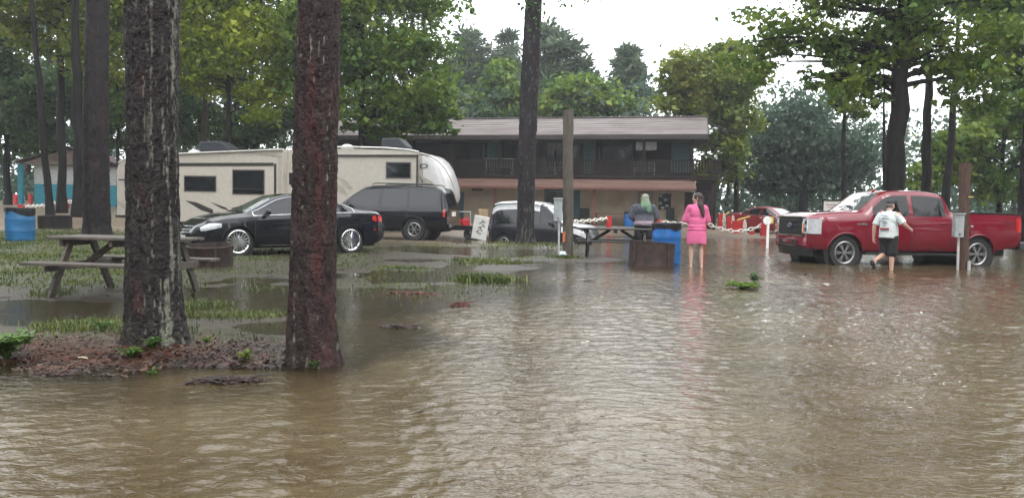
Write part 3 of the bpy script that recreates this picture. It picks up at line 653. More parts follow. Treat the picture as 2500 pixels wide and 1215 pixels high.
def wheel(parent, x, y, R, wd, rim_r, style, side, mrim=M_chrome, n=10, name='wheel'):
    t = MB().lathe([(rim_r, -wd*.42), (R*.93, -wd*.5), (R*.985, -wd*.38), (R, -wd*.2), (R, wd*.2), (R*.985, wd*.38), (R*.93, wd*.5), (rim_r, wd*.42)], 44, 'y').build(name, M_rubber, parent, smooth=45)
    t.location = (x, y, R); s = side; r = MB()
    r.lathe([(rim_r*1.02, s*wd*.44), (rim_r*.96, s*wd*.47), (rim_r*.88, s*wd*.40), (rim_r*.86, s*wd*.1)], 44, 'y')
    r.lathe([(rim_r*.20, s*wd*.30), (rim_r*.18, s*wd*.44), (0.001, s*wd*.46)], 20, 'y')
    for i in range(n):
        a = 2*PI*i/n
        if style == 'split':
            for da in (-.13, .13):
                p0 = Vector((math.cos(a+da*.3)*rim_r*.14, s*wd*.40, math.sin(a+da*.3)*rim_r*.14)); p1 = Vector((math.cos(a+da)*rim_r*.92, s*wd*.36, math.sin(a+da)*rim_r*.92)); r.bar(p0, p1, rim_r*.07, rim_r*.09)
        elif style == 'wide':
            p0 = Vector((math.cos(a)*rim_r*.1, s*wd*.38, math.sin(a)*rim_r*.1)); p1 = Vector((math.cos(a)*rim_r*.9, s*wd*.36, math.sin(a)*rim_r*.9)); r.bar(p0, p1, rim_r*.26, rim_r*.12)
        else:
            p0 = Vector((math.cos(a)*rim_r*.12, s*wd*.40, math.sin(a)*rim_r*.12)); p1 = Vector((math.cos(a)*rim_r*.92, s*wd*.34, math.sin(a)*rim_r*.92)); r.bar(p0, p1, rim_r*.10, rim_r*.13)
    r.build('rim', mrim, t, smooth=35)
    b = MB().lathe([(rim_r*.9, s*wd*.08), (.001, s*wd*.06)], 28, 'y').build('brake_disc', M_alloy_d, t)
    return t
def make_car(name, label, cat, S, mp, loc, rotz, group):
    root = thing(name, label, cat, loc, rotz, group); B = Body(S); B.mesh('body', mp, root); R = S['R']; w = S['hw']
    MB().box(((S['x0']+S['x1'])/2, 0, S['under']+.12), (S['x1']-S['x0']-.5, w*1.35, .22)).build('underbody', M_black, root)
    for cx in S['wheels']:
        MB().lathe([(.01, -w*.9), (S['arch']+.03, -w*.9), (S['arch']+.03, -w*.42), (.01, -w*.42)], 28, 'y', (cx, 0, R)).build('wheel_well', M_black, root)
        MB().lathe([(.01, w*.42), (S['arch']+.03, w*.42), (S['arch']+.03, w*.9), (.01, w*.9)], 28, 'y', (cx, 0, R)).build('wheel_well', M_black, root)
        for s in (1, -1):
            wheel(root, cx, s*(w-.02-S['wd']/2), R, S['wd'], S['rim'], S['style'], s, S.get('mrim', M_chrome), S['nsp'])
            if S.get('lip'):
                pts = []
                for t in np.linspace(-PI*.46, PI*.46, 22):
                    x = cx+S['arch']*math.sin(t); z = R-.02+S['arch']*math.cos(t); pts.append((x, s*(B.y_at(x, z)+.008), z))
                MB().tube(pts, S['lip'], 6).build('arch_trim', S.get('lipm', mp), root, smooth=60)
    for s in (1, -1):
        for x0, x1 in S['windows']:
            st = B.window(x0, x1, *S.get('wmarg', (.03, .035))); B.side(st, s).build('side_window', S.get('mgl', M_glass), root, smooth=50)
        if S.get('trim'):
            st = B.window(min(q[0] for q in S['windows'])-.03, max(q[1] for q in S['windows'])+.05, .012, .015, n=26); B.edge(st, s, .011).build('window_trim', M_chrome, root, smooth=60)
        for x in S['doors']:
            zb = B.belt_edge(x)[0]; zl = curve(S['lo'], x)+.06
            for cx in S['wheels']:
                q = S['arch']**2-(x-cx)**2
                if q > 0: zl = max(zl, R+math.sqrt(q))
            B.side([(x-.006, zl, zb), (x+.006, zl, zb)], s, .0035, 6).build('door_seam', M_black, root)
        for x in S['handles']:
            z = B.belt_edge(x)[0]-S.get('hdrop', .1); y = s*(B.y_at(x, z)+.022); MB().tube([(x-.10, y-s*.03, z), (x-.075, y, z), (x+.075, y, z), (x+.10, y-s*.03, z)], .014, 8).build('door_handle', S.get('mhandle', mp), root, smooth=60)
        x, z = S['mirror']; y = s*B.y_at(x, z)
        k = MB(); k.ball((x, y+s*.15, z+.06), (.06, .11, S.get('mirh', .075))); k.bar((x, y-s*.02, z), (x, y+s*.1, z+.03), .05, .04); k.build('side_mirror', mp, root, smooth=60)
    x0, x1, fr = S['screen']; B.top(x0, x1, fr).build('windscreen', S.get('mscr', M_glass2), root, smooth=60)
    if S.get('back'): x0, x1, fr = S['back']; B.top(x0, x1, fr).build('rear_window', M_glass, root, smooth=60)
    for s in (-1, 1):
        x0 = S['screen'][1]; p = B.sec(x0+.05, False)[-1]
        P = B.sec(x0-.05, False); MB().tube([(x0-.02, s*.05+.25*s, P[-1][1]+.03), (x0-.12, s*.05-.15*s, P[-1][1]+.075)], .012, 6).build('wiper', M_black, root)
    return root, B
# ---- black sedan
M_pblack = paint('black_car_paint', (.006, .007, .011), .16)
S_sedan = dict(x0=-2.43, x1=2.43, hw=.89, wheels=(1.48, -1.37), R=.335, arch=.385, rim=.262, wd=.215, style='thin', nsp=18, under=.16, lip=.012,
  lo=[(-2.43, .36), (-2.2, .26), (-1.9, .21), (1.9, .19), (2.2, .22), (2.43, .30)],
  belt=[(-2.43, .72), (-2.36, .93), (-2.1, 1.0), (-1.3, 1.0), (0, .955), (.9, .915), (1.3, .895), (1.9, .83), (2.25, .70), (2.38, .58), (2.43, .48)],
  top=[(-2.43, .76), (-2.37, .99), (-2.2, 1.075), (-1.75, 1.10), (-1.62, 1.12), (-1.1, 1.33), (-.65, 1.43), (-.2, 1.455), (.2, 1.44), (.5, 1.37), (.9, 1.17), (1.28, 1.0), (1.7, .945), (2.1, .84), (2.32, .70), (2.43, .52)],
  w=[(-2.43, .66), (-2.36, .76), (-2.15, .84), (-1.6, .885), (0, .885), (1.5, .89), (1.95, .865), (2.2, .80), (2.36, .68), (2.43, .56)],
  wt=[(-2.43, .6), (-2.0, .72), (-1.65, .70), (-1.0, .585), (-.2, .57), (.45, .575), (1.25, .70), (1.8, .72), (2.3, .6), (2.43, .45)],
  windows=((-1.45, -.98), (-.92, -.12), (-.04, 1.06)), doors=(-1.0, -.08, 1.10), handles=(-.85, .06), mirror=(.82, .95), mhandle=M_chrome, trim=True, screen=(.42, 1.24, .94), back=(-1.6, -.72, .92))
def nose_sedan(root, B, pm):
    for s in (1, -1):
        st = [(x, a, b) for x, a, b in ((1.86, .665, .74), (2.0, .625, .755), (2.12, .60, .745), (2.22, .58, .70), (2.29, .575, .65))]
        B.side(st, s, .012).build('headlight', M_lens, root, smooth=60)
        st = [(-2.30, .80, .92), (-2.22, .78, .95), (-2.05, .80, .94), (-1.98, .83, .91)]; B.side(st, s, .008).build('tail_light', M_redlens, root, smooth=60)
        B.side([(-2.2, .575, .60), (-2.02, .575, .60)], s, .006, 2).build('side_marker', M_redlens, root)
        B.side([(-.93, .235, .255), (.98, .235, .255)], s, .012, 2).build('sill_trim', M_chrome, root)
    g_ = MB(); g2 = MB()
    for zc, hh, mbx in ((.63, .07, g_), (.49, .09, g_)):
        rows = []
        for y in np.linspace(-.52, .52, 13):
            x = 2.435-.22*(abs(y)/.6)**2.2-(.03 if zc > .6 else 0); rows.append([(x+.012-.05*(zc > .6), y, zc-hh/2), (x-.01-.07*(zc > .6), y, zc+hh/2)])
        g_.grid(rows)
    g_.build('grille', M_black, root, smooth=60)
    for z, dx in ((.672, -.06), (.592, -.01), (.535, .0)):
        g2.tube([(2.455-.22*(abs(y)/.6)**2.2+dx, y, z) for y in np.linspace(-.53, .53, 13)], .012, 6)
    g2.build('grille_bar', M_chrome, root, smooth=60)
    MB().box((2.46, 0, .40), (.02, .34, .12)).build('number_plate', M_white, root)
def place(near_front, near_rear, S, side=1):
    """near wheels' ground points (x,y) -> root location and heading; side=+1: left wheels are the near ones"""
    f = Vector((*near_front, 0)); r_ = Vector((*near_rear, 0)); d = (f-r_).normalized(); a = math.atan2(d.y, d.x)
    left = Vector((-d.y, d.x, 0)); xf = S['wheels'][0]; c = f-d*xf-left*side*(S['hw']-.1); return c, a
S = S_sedan; c, a = place((-6.33, 18.05), (-4.13, 19.87), S)
zc = .0
root, B = make_car('parked_sedan', 'black sedan with multi-spoke chrome wheels parked behind the reddish pine', 'car', S, M_pblack, (c.x-.1, c.y, zc), a, 'parked cars'); root.scale = (1.02, 1.02, 1.04); nose_sedan(root, B, M_pblack)
# ---- red crew-cab pickup
M_pred = paint('ruby_red_paint', (.165, .004, .017), .18, .95)
S_truck = dict(x0=-2.96, x1=2.92, hw=1.0, wheels=(1.97, -1.71), R=.412, arch=.50, rim=.272, wd=.27, style='split', nsp=6, mrim=mat('alloy_satin', (.36, .36, .37), .35, .8, .1), under=.34, lip=.022, sm=.035,
  lo=[(-2.96, .60), (-2.3, .50), (-1.2, .47), (1.4, .45), (2.4, .47), (2.92, .50)],
  belt=[(-2.96, 1.39), (-1.02, 1.40), (-.94, 1.31), (-.8, 1.30), (1.0, 1.28), (1.25, 1.28), (1.5, 1.28), (2.5, 1.27), (2.8, 1.24), (2.88, 1.2), (2.92, 1.1)],
  top=[(-2.96, 1.41), (-1.04, 1.415), (-.98, 1.47), (-.83, 1.83), (-.68, 1.92), (-.3, 1.962), (.3, 1.962), (.68, 1.945), (.88, 1.88), (1.2, 1.63), (1.48, 1.43), (1.6, 1.415), (2.0, 1.41), (2.6, 1.37), (2.84, 1.31), (2.92, 1.15)],
  w=[(-2.96, .94), (-2.85, .985), (-2.2, 1.0), (2.2, 1.0), (2.6, .985), (2.80, .95), (2.88, .91), (2.92, .86)],
  wt=[(-2.96, .9), (-1.1, .95), (-.88, .79), (-.4, .745), (.8, .755), (1.48, .89), (1.9, .88), (2.7, .84), (2.92, .74)],
  windows=((-.78, .10), (.22, 1.2)), wmarg=(.03, .065), doors=(-.88, .16, 1.36), handles=(-.70, .34), hdrop=.14, mirror=(1.1, 1.28), mirh=.13, screen=(.86, 1.45, .93), mgl=mat('truck_tint', (.010, .011, .013), .04, 0, .1, spec=.4, coat=.1, bump=.15, bscale=1.5))
P1 = at(2057, 642, 19.0); P2 = at(2398, 648, 19.45)
c, a = place((P1.x, 19.0), (P2.x, 19.45), S_truck); c = c+Vector((-.06, 0, 0))
TR, B = make_car('pickup_truck', 'ruby red crew-cab pickup standing in brown flood water at the right', 'pickup truck', S_truck, M_pred, (c.x, c.y, -.12), a, 'parked cars'); TR.scale = (.965, 1, 1.015)
def truck_parts(root, B):
    for s in (1, -1):
        # headlight wraps the corner
        rows = []
        for t in np.linspace(0, 1, 8):
            x, y = [(2.95, .62), (2.955, .72), (2.95, .80), (2.942, .87), (2.915, .925), (2.84, .975), (2.74, 1.0), (2.64, 1.012)][int(round(t*7))]; y *= s; rows.append([(x+.008, y, .86), (x+.008, y, 1.03), (x-.004, y, 1.22)])
        MB().grid(rows).build('headlight', M_lens, root, smooth=60)
        MB().grid([[(x+.014, s*y, .87), (x+.010, s*y, 1.1)] for x, y in ((2.955, .66), (2.957, .735))]).build('turn_signal', M_amber, root)
        for yy, zz in ((.79, .96), (.79, 1.12)): MB().box((2.958, s*yy, zz), (.02, .085, .10)).build('lamp_unit', M_alloy_d, root, bevel=.02)
        B.side([(-2.93, .98, 1.30), (-2.86, .96, 1.32), (-2.74, .98, 1.31)], s, .012).build('tail_light', M_redlens, root, smooth=60)
        B.side([(1.40, 1.09, 1.13), (1.68, 1.095, 1.14)], s, .014, 2).build('fender_vent', M_chrome, root)
        MB().box((.05, s*.93, .39), (2.75, .16, .05)).build('running_board', M_black, root, bevel=.01)
        MB().box((2.78, s*.70, .66), (.16, .22, .12)).build('fog_lamp_recess', M_black, root, bevel=.02)
        MB().lathe([(.001, .0), (.045, -.01), (.05, -.03)], 16, 'x', (2.875, s*.72, .66)).build('fog_lamp', M_lens, root)
        B.side([(-1.02, .6, 1.37), (-.98, .6, 1.37)], s, .004, 8).build('bed_gap', M_black, root)
    MB().box((2.87, 0, 1.03), (.17, 1.28, .46)).build('grille', M_black, root, bevel=.02)
    g_ = MB()
    for z in (.90, 1.03, 1.16): g_.box((2.965, 0, z), (.03, 1.22, .022))
    g_.build('grille_bar', mat('gloss_black', (.02, .02, .022), .25), root, bevel=.006)
    MB().tube([(2.95, y, 1.265) for y in (-.62, 0, .62)], .016, 8).build('grille_surround', M_chrome, root)
    MB().tube([(2.95, y, .795) for y in (-.66, 0, .66)], .014, 8).build('grille_surround', M_chrome, root)
    e = MB().lathe([(.001, .024), (.06, .022), (.075, .012), (.078, .0)], 32, 'x'); 
    eo = e.build('emblem', mat('emblem_blue', (.008, .016, .06), .2, coat=1), root, smooth=60); eo.location = (2.975, 0, 1.03); eo.scale = (1, 1.75, 1)
    text('emblem_lettering', 'Ford', .085, M_chrome, root, (3.002, 0, 1.03), (PI/2, 0, PI/2), .002, .25)
    bm_ = MB(); rows = []
    for y in np.linspace(-.97, .97, 15):
        x = 2.95-.16*(abs(y)/.97)**3; rows.append([(x-.02, y, .52), (x+.06, y, .55), (x+.07, y, .66), (x+.05, y, .755), (x-.03, y, .775)])
    bm_.grid(rows).build('bumper', M_pred, root, smooth=50)
    MB().box((2.965, 0, .63), (.10, .95, .14)).build('bumper_intake', M_black, root, bevel=.01)
    rows = [[(2.90-.14*(abs(y)/.95)**3, y, .30), (2.97-.14*(abs(y)/.95)**3, y, .52)] for y in np.linspace(-.92, .92, 11)]
    MB().grid(rows).build('air_dam', M_black, root, smooth=60)
    MB().box((-3.02, 0, .62), (.18, 1.9, .20)).build('rear_bumper', M_alloy_d, root, bevel=.03)
    MB().box((-2.0, 0, 1.424), (1.86, 1.9, .014)).build('bed_cover', M_black, root, bevel=.004)
    for s in (1, -1): MB().box((-2.0, s*.935, 1.428), (1.88, .07, .03)).build('bed_rail', M_black, root, bevel=.008)
    for y in (0.1,): MB().ball((.72, y, 1.955), (.06, .035, .022)).build('roof_marker_lamp', M_redlens, root, smooth=60)
    MB().box((-.925, 0, 1.62), (.02, 1.15, .34), (0, .42, 0)).build('rear_window', M_glass, root)
    text('bedside_lettering', '4X4', .14, mat('dark_red_decal', (.10, .01, .015), .4), root, (-2.52, B.y_at(-2.52, 1.17)+.004, 1.18), (PI/2, 0, PI), .001)
truck_parts(TR, B)
# ---- black SUV
S_suv = dict(x0=-2.72, x1=2.85, hw=1.0, wheels=(1.88, -1.55), R=.395, arch=.47, rim=.235, wd=.26, style='wide', nsp=6, mrim=M_alloy, under=.3, lip=.02, sm=.04,
  lo=[(-2.72, .52), (-2.4, .42), (1.5, .40), (2.85, .45)],
  belt=[(-2.72, 1.12), (-2.5, 1.16), (0, 1.14), (1.2, 1.12), (2.5, 1.05), (2.85, .85)],
  top=[(-2.72, 1.16), (-2.62, 1.5), (-2.5, 1.83), (-2.3, 1.90), (-1, 1.95), (.1, 1.93), (.35, 1.88), (.8, 1.60), (1.25, 1.25), (1.5, 1.2), (2.5, 1.14), (2.85, .9)],
  w=[(-2.72, .90), (-2.6, .97), (-2.2, 1.0), (2.0, 1.0), (2.6, .95), (2.85, .82)],
  wt=[(-2.72, .8), (-2.4, .76), (-1, .74), (.3, .74), (1.2, .86), (2.85, .7)],
  windows=((-2.42, -1.35), (-1.25, -.35), (-.25, .82)), wmarg=(.04, .07), doors=(-1.30, -.30, 1.0), handles=(-.55 - .6, -.12), mirror=(.78, 1.14), mirh=.1, screen=(.3, 1.2, .93), mgl=mat('reflective_tint', (.010, .012, .015), .04, 0, .1, spec=.5, coat=.22, bump=.3, bscale=2.0))
PW = at(1012, 578, 27.0); d = Vector((-.985, .17)).normalized(); xr, yr = PW.x, 27.0
c, a = place((xr+d.x*3.43, yr+d.y*3.43), (xr, yr), S_suv)
SV, B = make_car('parked_suv', 'long black sport utility vehicle with tinted windows in front of the camper nose', 'suv', S_suv, M_pblack, (c.x, c.y, gz(xr, yr)-.01), a, 'parked cars')
for s in (1, -1):
    B.side([(.2, .70, .735), (1.3, .70, .735)], s, .012, 2).build('side_moulding', M_chrome, SV)
    B.side([(-2.66, .85, 1.1), (-2.58, .85, 1.12)], s, .012).build('tail_light', M_redlens, SV)
    MB().tube([(-2.2, s*.68, 1.93), (-2.1, s*.68, 1.985), (.0, s*.68, 2.0), (.1, s*.68, 1.95)], .018, 6).build('roof_rail', M_black, SV, smooth=60)
    MB().box((2.75, s*.7, .9), (.15, .4, .16)).build('headlight', M_lens, SV, bevel=.03)
MB().box((-2.72, 0, .55), (.14, 1.8, .18)).build('rear_bumper', M_pblack, SV, bevel=.03)
MB().box((-2.735, 0, .95), (.02, .5, .16)).build('number_plate', M_white, SV)
# ---- dark flooded car with pale roof and bonnet
M_pale = paint('pale_car_panel', (.62, .64, .66), .3)  # pale tone for the roof, wings and bonnet
M_pdark = paint('dark_navy_paint', (.010, .011, .016), .3)
S_van = dict(x0=-1.9, x1=2.1, hw=.88, wheels=(1.3, -1.25), R=.32, arch=.37, rim=.22, wd=.2, style='wide', nsp=6, mrim=M_alloy, under=.18, sm=.05,
  lo=[(-1.9, .3), (2.1, .28)], belt=[(-1.9, .95), (0, .95), (.9, .93), (1.5, .90), (1.9, .78), (2.1, .55)],
  top=[(-1.9, 1.0), (-1.86, 1.35), (-1.75, 1.62), (-1.5, 1.70), (-.6, 1.74), (.1, 1.68), (.35, 1.58), (1.0, 1.06), (1.2, 1.03), (1.7, .98), (1.95, .86), (2.1, .6)],
  w=[(-1.9, .80), (-1.75, .87), (1.2, .88), (1.7, .83), (1.95, .72), (2.1, .55)], wt=[(-1.9, .72), (-1.2, .70), (.2, .68), (1.05, .76), (1.6, .74), (2.1, .45)],
  windows=((-1.6, -.75), (-.68, .15), (.2, .78)), wmarg=(.03, .22), doors=(-.7, .75), handles=(-.55,), hdrop=.12, mirror=(.62, .98), mhandle=M_chrome, screen=(.2, 1.0, .95), mscr=mat('painted_sky_windscreen', (.40, .45, .46), .15, 0, .2, 2, coat=.6))  # pale windscreen colour stands in for sky reflected in the glass
PA = at(1222, 560, 28.9); PB = at(1385, 560, 27.9)
c, a = place((PB.x, 27.9), (PA.x, 28.9), S_van, -1)
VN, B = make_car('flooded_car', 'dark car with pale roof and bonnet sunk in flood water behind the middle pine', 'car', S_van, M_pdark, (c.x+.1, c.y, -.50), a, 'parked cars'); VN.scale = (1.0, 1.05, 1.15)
rows = B.top(-1.82, .16, 1.12, .008, 16); rows.build('roof_panel', M_pale, VN, smooth=60)
for s in (1, -1):
    st = []
    for x in np.linspace(-1.78, .12, 12):
        b_, e_ = B.belt_edge(x); st.append((x, e_-.20, e_+.005))
    B.side(st, s, .009).build('roof_side', M_pale, VN, smooth=60)
    B.side([(1.72, .66, .76), (1.85, .62, .74), (1.98, .58, .66)], s, .012).build('headlight', M_lens, VN, smooth=60)
for s in (1, -1): B.side([(x, curve(S_van['belt'], x)-.17, curve(S_van['belt'], x)+.01) for x in np.linspace(1.0, 1.95, 8)], s, .01).build('front_wing', M_pale, VN, smooth=60)
B.top(1.08, 1.93, 1.2, .006, 8).build('bonnet', M_pale, VN, smooth=60)
# ---- small red car at the back
M_pred2 = paint('dull_red_paint', (.20, .012, .018), .3)
p = at(1890, 560, 41.0); S_r = dict(S_sedan); S_r['style'] = 'wide'; S_r['nsp'] = 5; S_r['mrim'] = M_alloy
RC, B = make_car('parked_sedan', 'small dull red car behind the red chain posts by the wood', 'car', S_r, M_pred2, (p.x, 41.5, gz(p.x, 41.5)-.04), math.radians(-62), 'parked cars'); nose_sedan(RC, B, M_pred2)
# ---- low trailer with load, between the SUV and the flooded car
p0 = at(1100, 570, 29.6); tr = thing('utility_trailer', 'low black flatbed trailer loaded with red fuel cans behind the black sport utility vehicle', 'trailer', (p0.x, 29.6, -.08), 0)
MB().box((.55, .8, .52), (2.0, 1.5, .10)).build('deck', M_black, tr, bevel=.01)
MB().box((.55, .03, .50), (2.0, .05, .18)).build('side_board', M_pdark, tr, bevel=.01)
MB().tube([(-.45, .05, .3), (-.45, .05, 1.12), (.75, .05, 1.12), (.75, .05, .3)], .022, 8).build('rail', M_steel, tr, smooth=60)
for y in (.15, 1.45):
    wheel(tr, .75, y, .26, .16, .15, 'wide', -1, M_alloy_d, 5)
def fuel_can(u, v, label):
    q = at(u, v, 29.85); k = thing('fuel_can', label, 'fuel can', (q.x, 29.85, .49), .3, 'red fuel cans on the trailer')
    mr_ = mat('red_plastic', (.55, .015, .02), .4, var=.1); MB().prism([(-.15, 0), (.15, 0), (.16, .2), (.10, .27), (-.12, .27), (-.16, .2)], -.1, .1).build('body', mr_, k, bevel=.025)
    MB().tube([(-.09, 0, .26), (-.06, 0, .34), (.06, 0, .34), (.09, 0, .26)], .018, 8).build('handle', mr_, k, smooth=60); MB().tube([(.12, 0, .24), (.2, 0, .33)], [.022, .012], 8).build('spout', M_black, k)
fuel_can(1116, 545, 'left red fuel can on the low trailer'); fuel_can(1137, 542, 'right red fuel can on the low trailer')
q = at(1168, 560, 28.7)
bd = thing('sign_board', 'tilted white board with dark marks leaning on the low trailer', 'board', (q.x, 28.75, .02), 0); bd.rotation_euler = (0.18, .16, 0)
MB().box((0, 0, .46), (.56, .05, .88)).build('panel', M_white, bd, bevel=.008)
mk = MB(); 
for i, (x, z, rz) in enumerate(((.08, .72, .5), (.0, .66, -.6), (.1, .56, .8), (-.02, .48, -.4), (.04, .40, .9), (-.08, .33, -.7), (-.02, .25, .3))): mk.box((x, -.03, z), (.16, .008, .03), (0, rz, 0))
mk.build('lettering', M_black, bd)
q = at(1180, 503, 29.9); o = MB().box((0, 0, .12), (.36, .3, .24)).box((0, 0, .245), (.38, .12, .012)).build('cardboard_box', mat('cardboard', (.42, .30, .18), .8), None, bevel=.006); o.location = (q.x, 30.1, .30); o.scale = (1, 1, 3.4)
tag(o, 'tall tan cardboard box behind the tilted white board', 'box')
# ------------------------------------------------------------------ fifth-wheel camper
def frame(A, B):
    A = Vector(A); B = Vector(B); ex = (B-A).normalized(); ey = Vector((-ex.y, ex.x, 0)); return A, ex, ey, math.atan2(ex.y, ex.x)
A, ex, ey, ra = frame((at(268, 500, 33.6).x, 33.6, 0), (at(1112, 480, 30.6).x, 30.6, 0))
RV = thing('camper_trailer', 'long cream fifth-wheel camper with slide-outs and white bulging front cap', 'camper', A, ra)
W = lambda u, v, d=0: on_wall(u, v, A, ex, ey, d)
M_cream = mat('camper_cream', (.46, .43, .375), .4, var=.05, coat=.3); M_capw = mat('cap_white', (.58, .58, .57), .25, var=.04, coat=.6)
M_tan = mat('camper_tan', (.36, .33, .29), .4, var=.06); M_trimd = mat('trim_dark', (.03, .028, .027), .5); M_roofw = mat('roof_edge_white', (.66, .66, .63), .5, var=.1)
sR, _ = W(1112, 460); sC = W(1022, 400)[0]; zb = .32
zl = W(285, 384)[1]; zm = W(700, 363)[1]; zr = W(1000, 366)[1]
prof = [(0, zb), (0, zl-.55), (.12, zl-.22), (.5, zl-.03), (W(690, 362)[0], zm), (W(850, 360)[0], W(850, 361)[1]), (W(985, 366)[0], zr), (sC, W(1022, 371)[1]), (sC, 1.42), (sC-2.2, 1.42), (sC-2.2, zb)]
MB().prism(prof, .45, 2.9).build('shell', M_cream, RV, bevel=.02)
# front cap: bulging rounded nose
capp = [W(*q) for q in ((1020, 371), (1045, 376), (1068, 390), (1086, 410), (1100, 436), (1108, 458), (1111, 478), (1106, 492), (1085, 500), (1040, 503))]
capp = [(max(s, sC+.01), z) for s, z in capp]; rows = []
for y, sc in ((.45, .0), (.47, .55), (.55, .8), (.75, .93), (1.1, .99), (1.68, 1.0), (2.3, .98), (2.65, .9), (2.84, .7), (2.9, 0)):
    zc = 2.3; rows.append([(sC+(s-sC)*(.25+.75*sc)*.74, y, zc+(z-zc)*(.93+.07*sc)) for s, z in capp])
mb = MB().grid(rows); n = len(capp); mb.f.append(tuple(range(n))); mb.f.append(tuple(range((len(rows)-1)*n, len(rows)*n)))
mb.build('front_cap', M_capw, RV, smooth=70)
MB().tube([(s-.10, .43, z-.03) for s, z in capp[:7]], .03, 6).build('cap_crease', M_tan, RV, smooth=60)
# rear slide-out (proud of the wall)
s0, s1 = W(432-118, 400)[0], W(690, 400)[0]; z0 = W(560, 530, -.0)[1]
sl = [(s0, .38), (s0, W(330, 382)[1]), (s1, W(690, 366)[1]), (s1, .38)]
MB().prism(sl, 0, .46).build('slide_out', M_cream, RV, bevel=.02)
SO = [c for c in RV.children if c.name.startswith('slide_out')][0]
zt0, zt1 = W(330, 382)[1], W(690, 366)[1]
MB().bar((s0-.03, -.03, zt0+.03), (s1+.05, -.03, zt1+.03), .16, .05).build('slide_roof_edge', M_roofw, SO)
za, zb_ = W(432, 403, -.02)[1], W(665, 401, -.02)[1]
MB().bar((s0, -.012, za), (W(668, 401)[0], -.012, zb_), .02, .13).build('slide_trim', M_trimd, SO)
sx = W(672, 440)[0]; MB().box((sx, -.012, (zb_+.45)/2+.05), (.10, .02, zb_-.5)).build('slide_trim', M_trimd, SO)
MB().box((W(684, 420)[0], -.008, (zt1+.5)/2-.05), (.16, .03, zt1-.6)).build('corner_post', M_tan, SO)
MB().prism([W(690, 384), W(600, 372), W(688, 367)], -.03, -.01).build('awning_end', M_tan, SO)
def rvwin(u0, v0, u1, v1, d, par, name='window', bar=False):
    a, zt = W(u0, v0, d); b, zl_ = W(u1, v1, d); f = MB().box(((a+b)/2, d-.015, (zt+zl_)/2), (b-a, .03, zt-zl_)).build(name, M_trimd, par, bevel=.04)
    MB().box(((a+b)/2, d-.034, (zt+zl_)/2), (b-a-.10, .012, zt-zl_-.10)).build('pane', M_glass, f, bevel=.005)
    if bar: MB().box(((a+b)/2, d-.045, zl_+.22*(zt-zl_)), (b-a-.1, .012, .03)).build('mullion', M_trimd, f)
    MB().box(((a+b)/2, d-.004, (zt+zl_)/2), (b-a+.08, .012, zt-zl_+.08)).build('frame', M_tan, f, bevel=.04)
rvwin(450, 429, 528, 468, 0, SO); rvwin(568, 414, 646, 475, 0, SO, bar=True)
# entry door beside the slide and the front slide-out
a, zt = W(694, 410, .45); b, _ = W(760, 410, .45)
dr = MB().box(((a+b)/2, .44, (zt+.5)/2), (b-a, .03, zt-.5)).build('door', M_tan, RV, bevel=.05)
MB().box(((a+b)/2, .424, (zt+.5)/2), (b-a-.10, .012, zt-.6)).build('door_panel', M_cream, dr, bevel=.04)
MB().box(((a+b)/2, .41, zt-.45), ((b-a)*.6, .016, .5)).build('door_window', M_glass, dr, bevel=.03)
MB().box((b-.12, .40, 1.35), (.05, .05, .12)).build('handle', M_chrome, dr)
f0, f1 = W(812, 400, .2)[0], W(1018, 400, .2)[0]; zt0, zt1 = W(820, 380, .2)[1], W(1015, 380, .2)[1]
SF = MB().prism([(f0, .9), (f0, zt0-.02), (f1, zt1-.02), (f1, 1.15)], .18, .46).build('front_slide_out', M_cream, RV, bevel=.02)
MB().bar((f0-.05, .16, zt0), (f1+.08, .16, zt1), .1, .07).build('slide_roof_edge', M_trimd, SF)
MB().box((W(1019, 420, .2)[0], .166, (zt1+1.2)/2), (.07, .02, zt1-1.2)).build('slide_trim', M_trimd, SF)
rvwin(943, 396, 1003, 435, .18, SF)
# rear lower band, swooshes, skirt, roof edge and roof items
MB().box((.75, .425, .42), (1.6, .05, .34)).build('rear_skirt', M_black, RV); MB().box((sC/2-1, 1.7, .22), (sC-3, 2.0, .3)).build('chassis', M_black, RV)
MB().bar((.1, .44, W(300, 438)[1]), (W(330, 438)[0], .44, W(300, 438)[1]), .02, .06).build('side_trim', M_trimd, RV)
sw = MB(); sw.prism([(.05, 1.05), (.05, 1.25), (.9, .85), (.9, .6)], .435, .447); sw.build('swoosh_decal', M_tan, RV)
sw = MB(); q = [W(*p, -.01) for p in ((452, 489), (480, 494), (520, 512), (520, 522), (492, 513))]; sw.prism(q, -.012, -.002); q = [W(*p, -.01) for p in ((515, 494), (550, 506), (560, 514), (540, 508))]; sw.prism(q, -.012, -.002); sw.build('swoosh_decal', M_trimd, SO)
sw = MB(); 
for q in (((822, 432), (842, 437), (862, 460), (850, 462)), ((822, 445), (842, 460), (848, 475), (830, 470))): sw.prism([W(*p, .17) for p in q], .165, .178)
sw.build('swoosh_decal', M_tan, SF)
sw = MB().prism([W(*p, .43) for p in ((1020, 425), (1050, 440), (1090, 475), (1075, 480), (1045, 455))], .395, .42); sw.build('swoosh_decal', M_tan, RV)
e = MB().lathe([(.17, 0), (.17, -.02), (.13, -.025), (.125, -.012)], 28, 'y'); s, z = W(1035, 405, .43); eo = e.build('emblem', M_trimd, RV, smooth=50); eo.location = (s, .42, z); eo.scale = (1, 1, .55)
for u in range(0, 1):
    pts = [(W(q[0], q[1], .42)[0], .43, W(q[0], q[1], .42)[1]+.02) for q in ((700, 362), (780, 360), (860, 360), (940, 362), (1000, 367), (1022, 372))]; MB().tube(pts, .035, 8).build('roof_edge', M_roofw, RV, smooth=60)
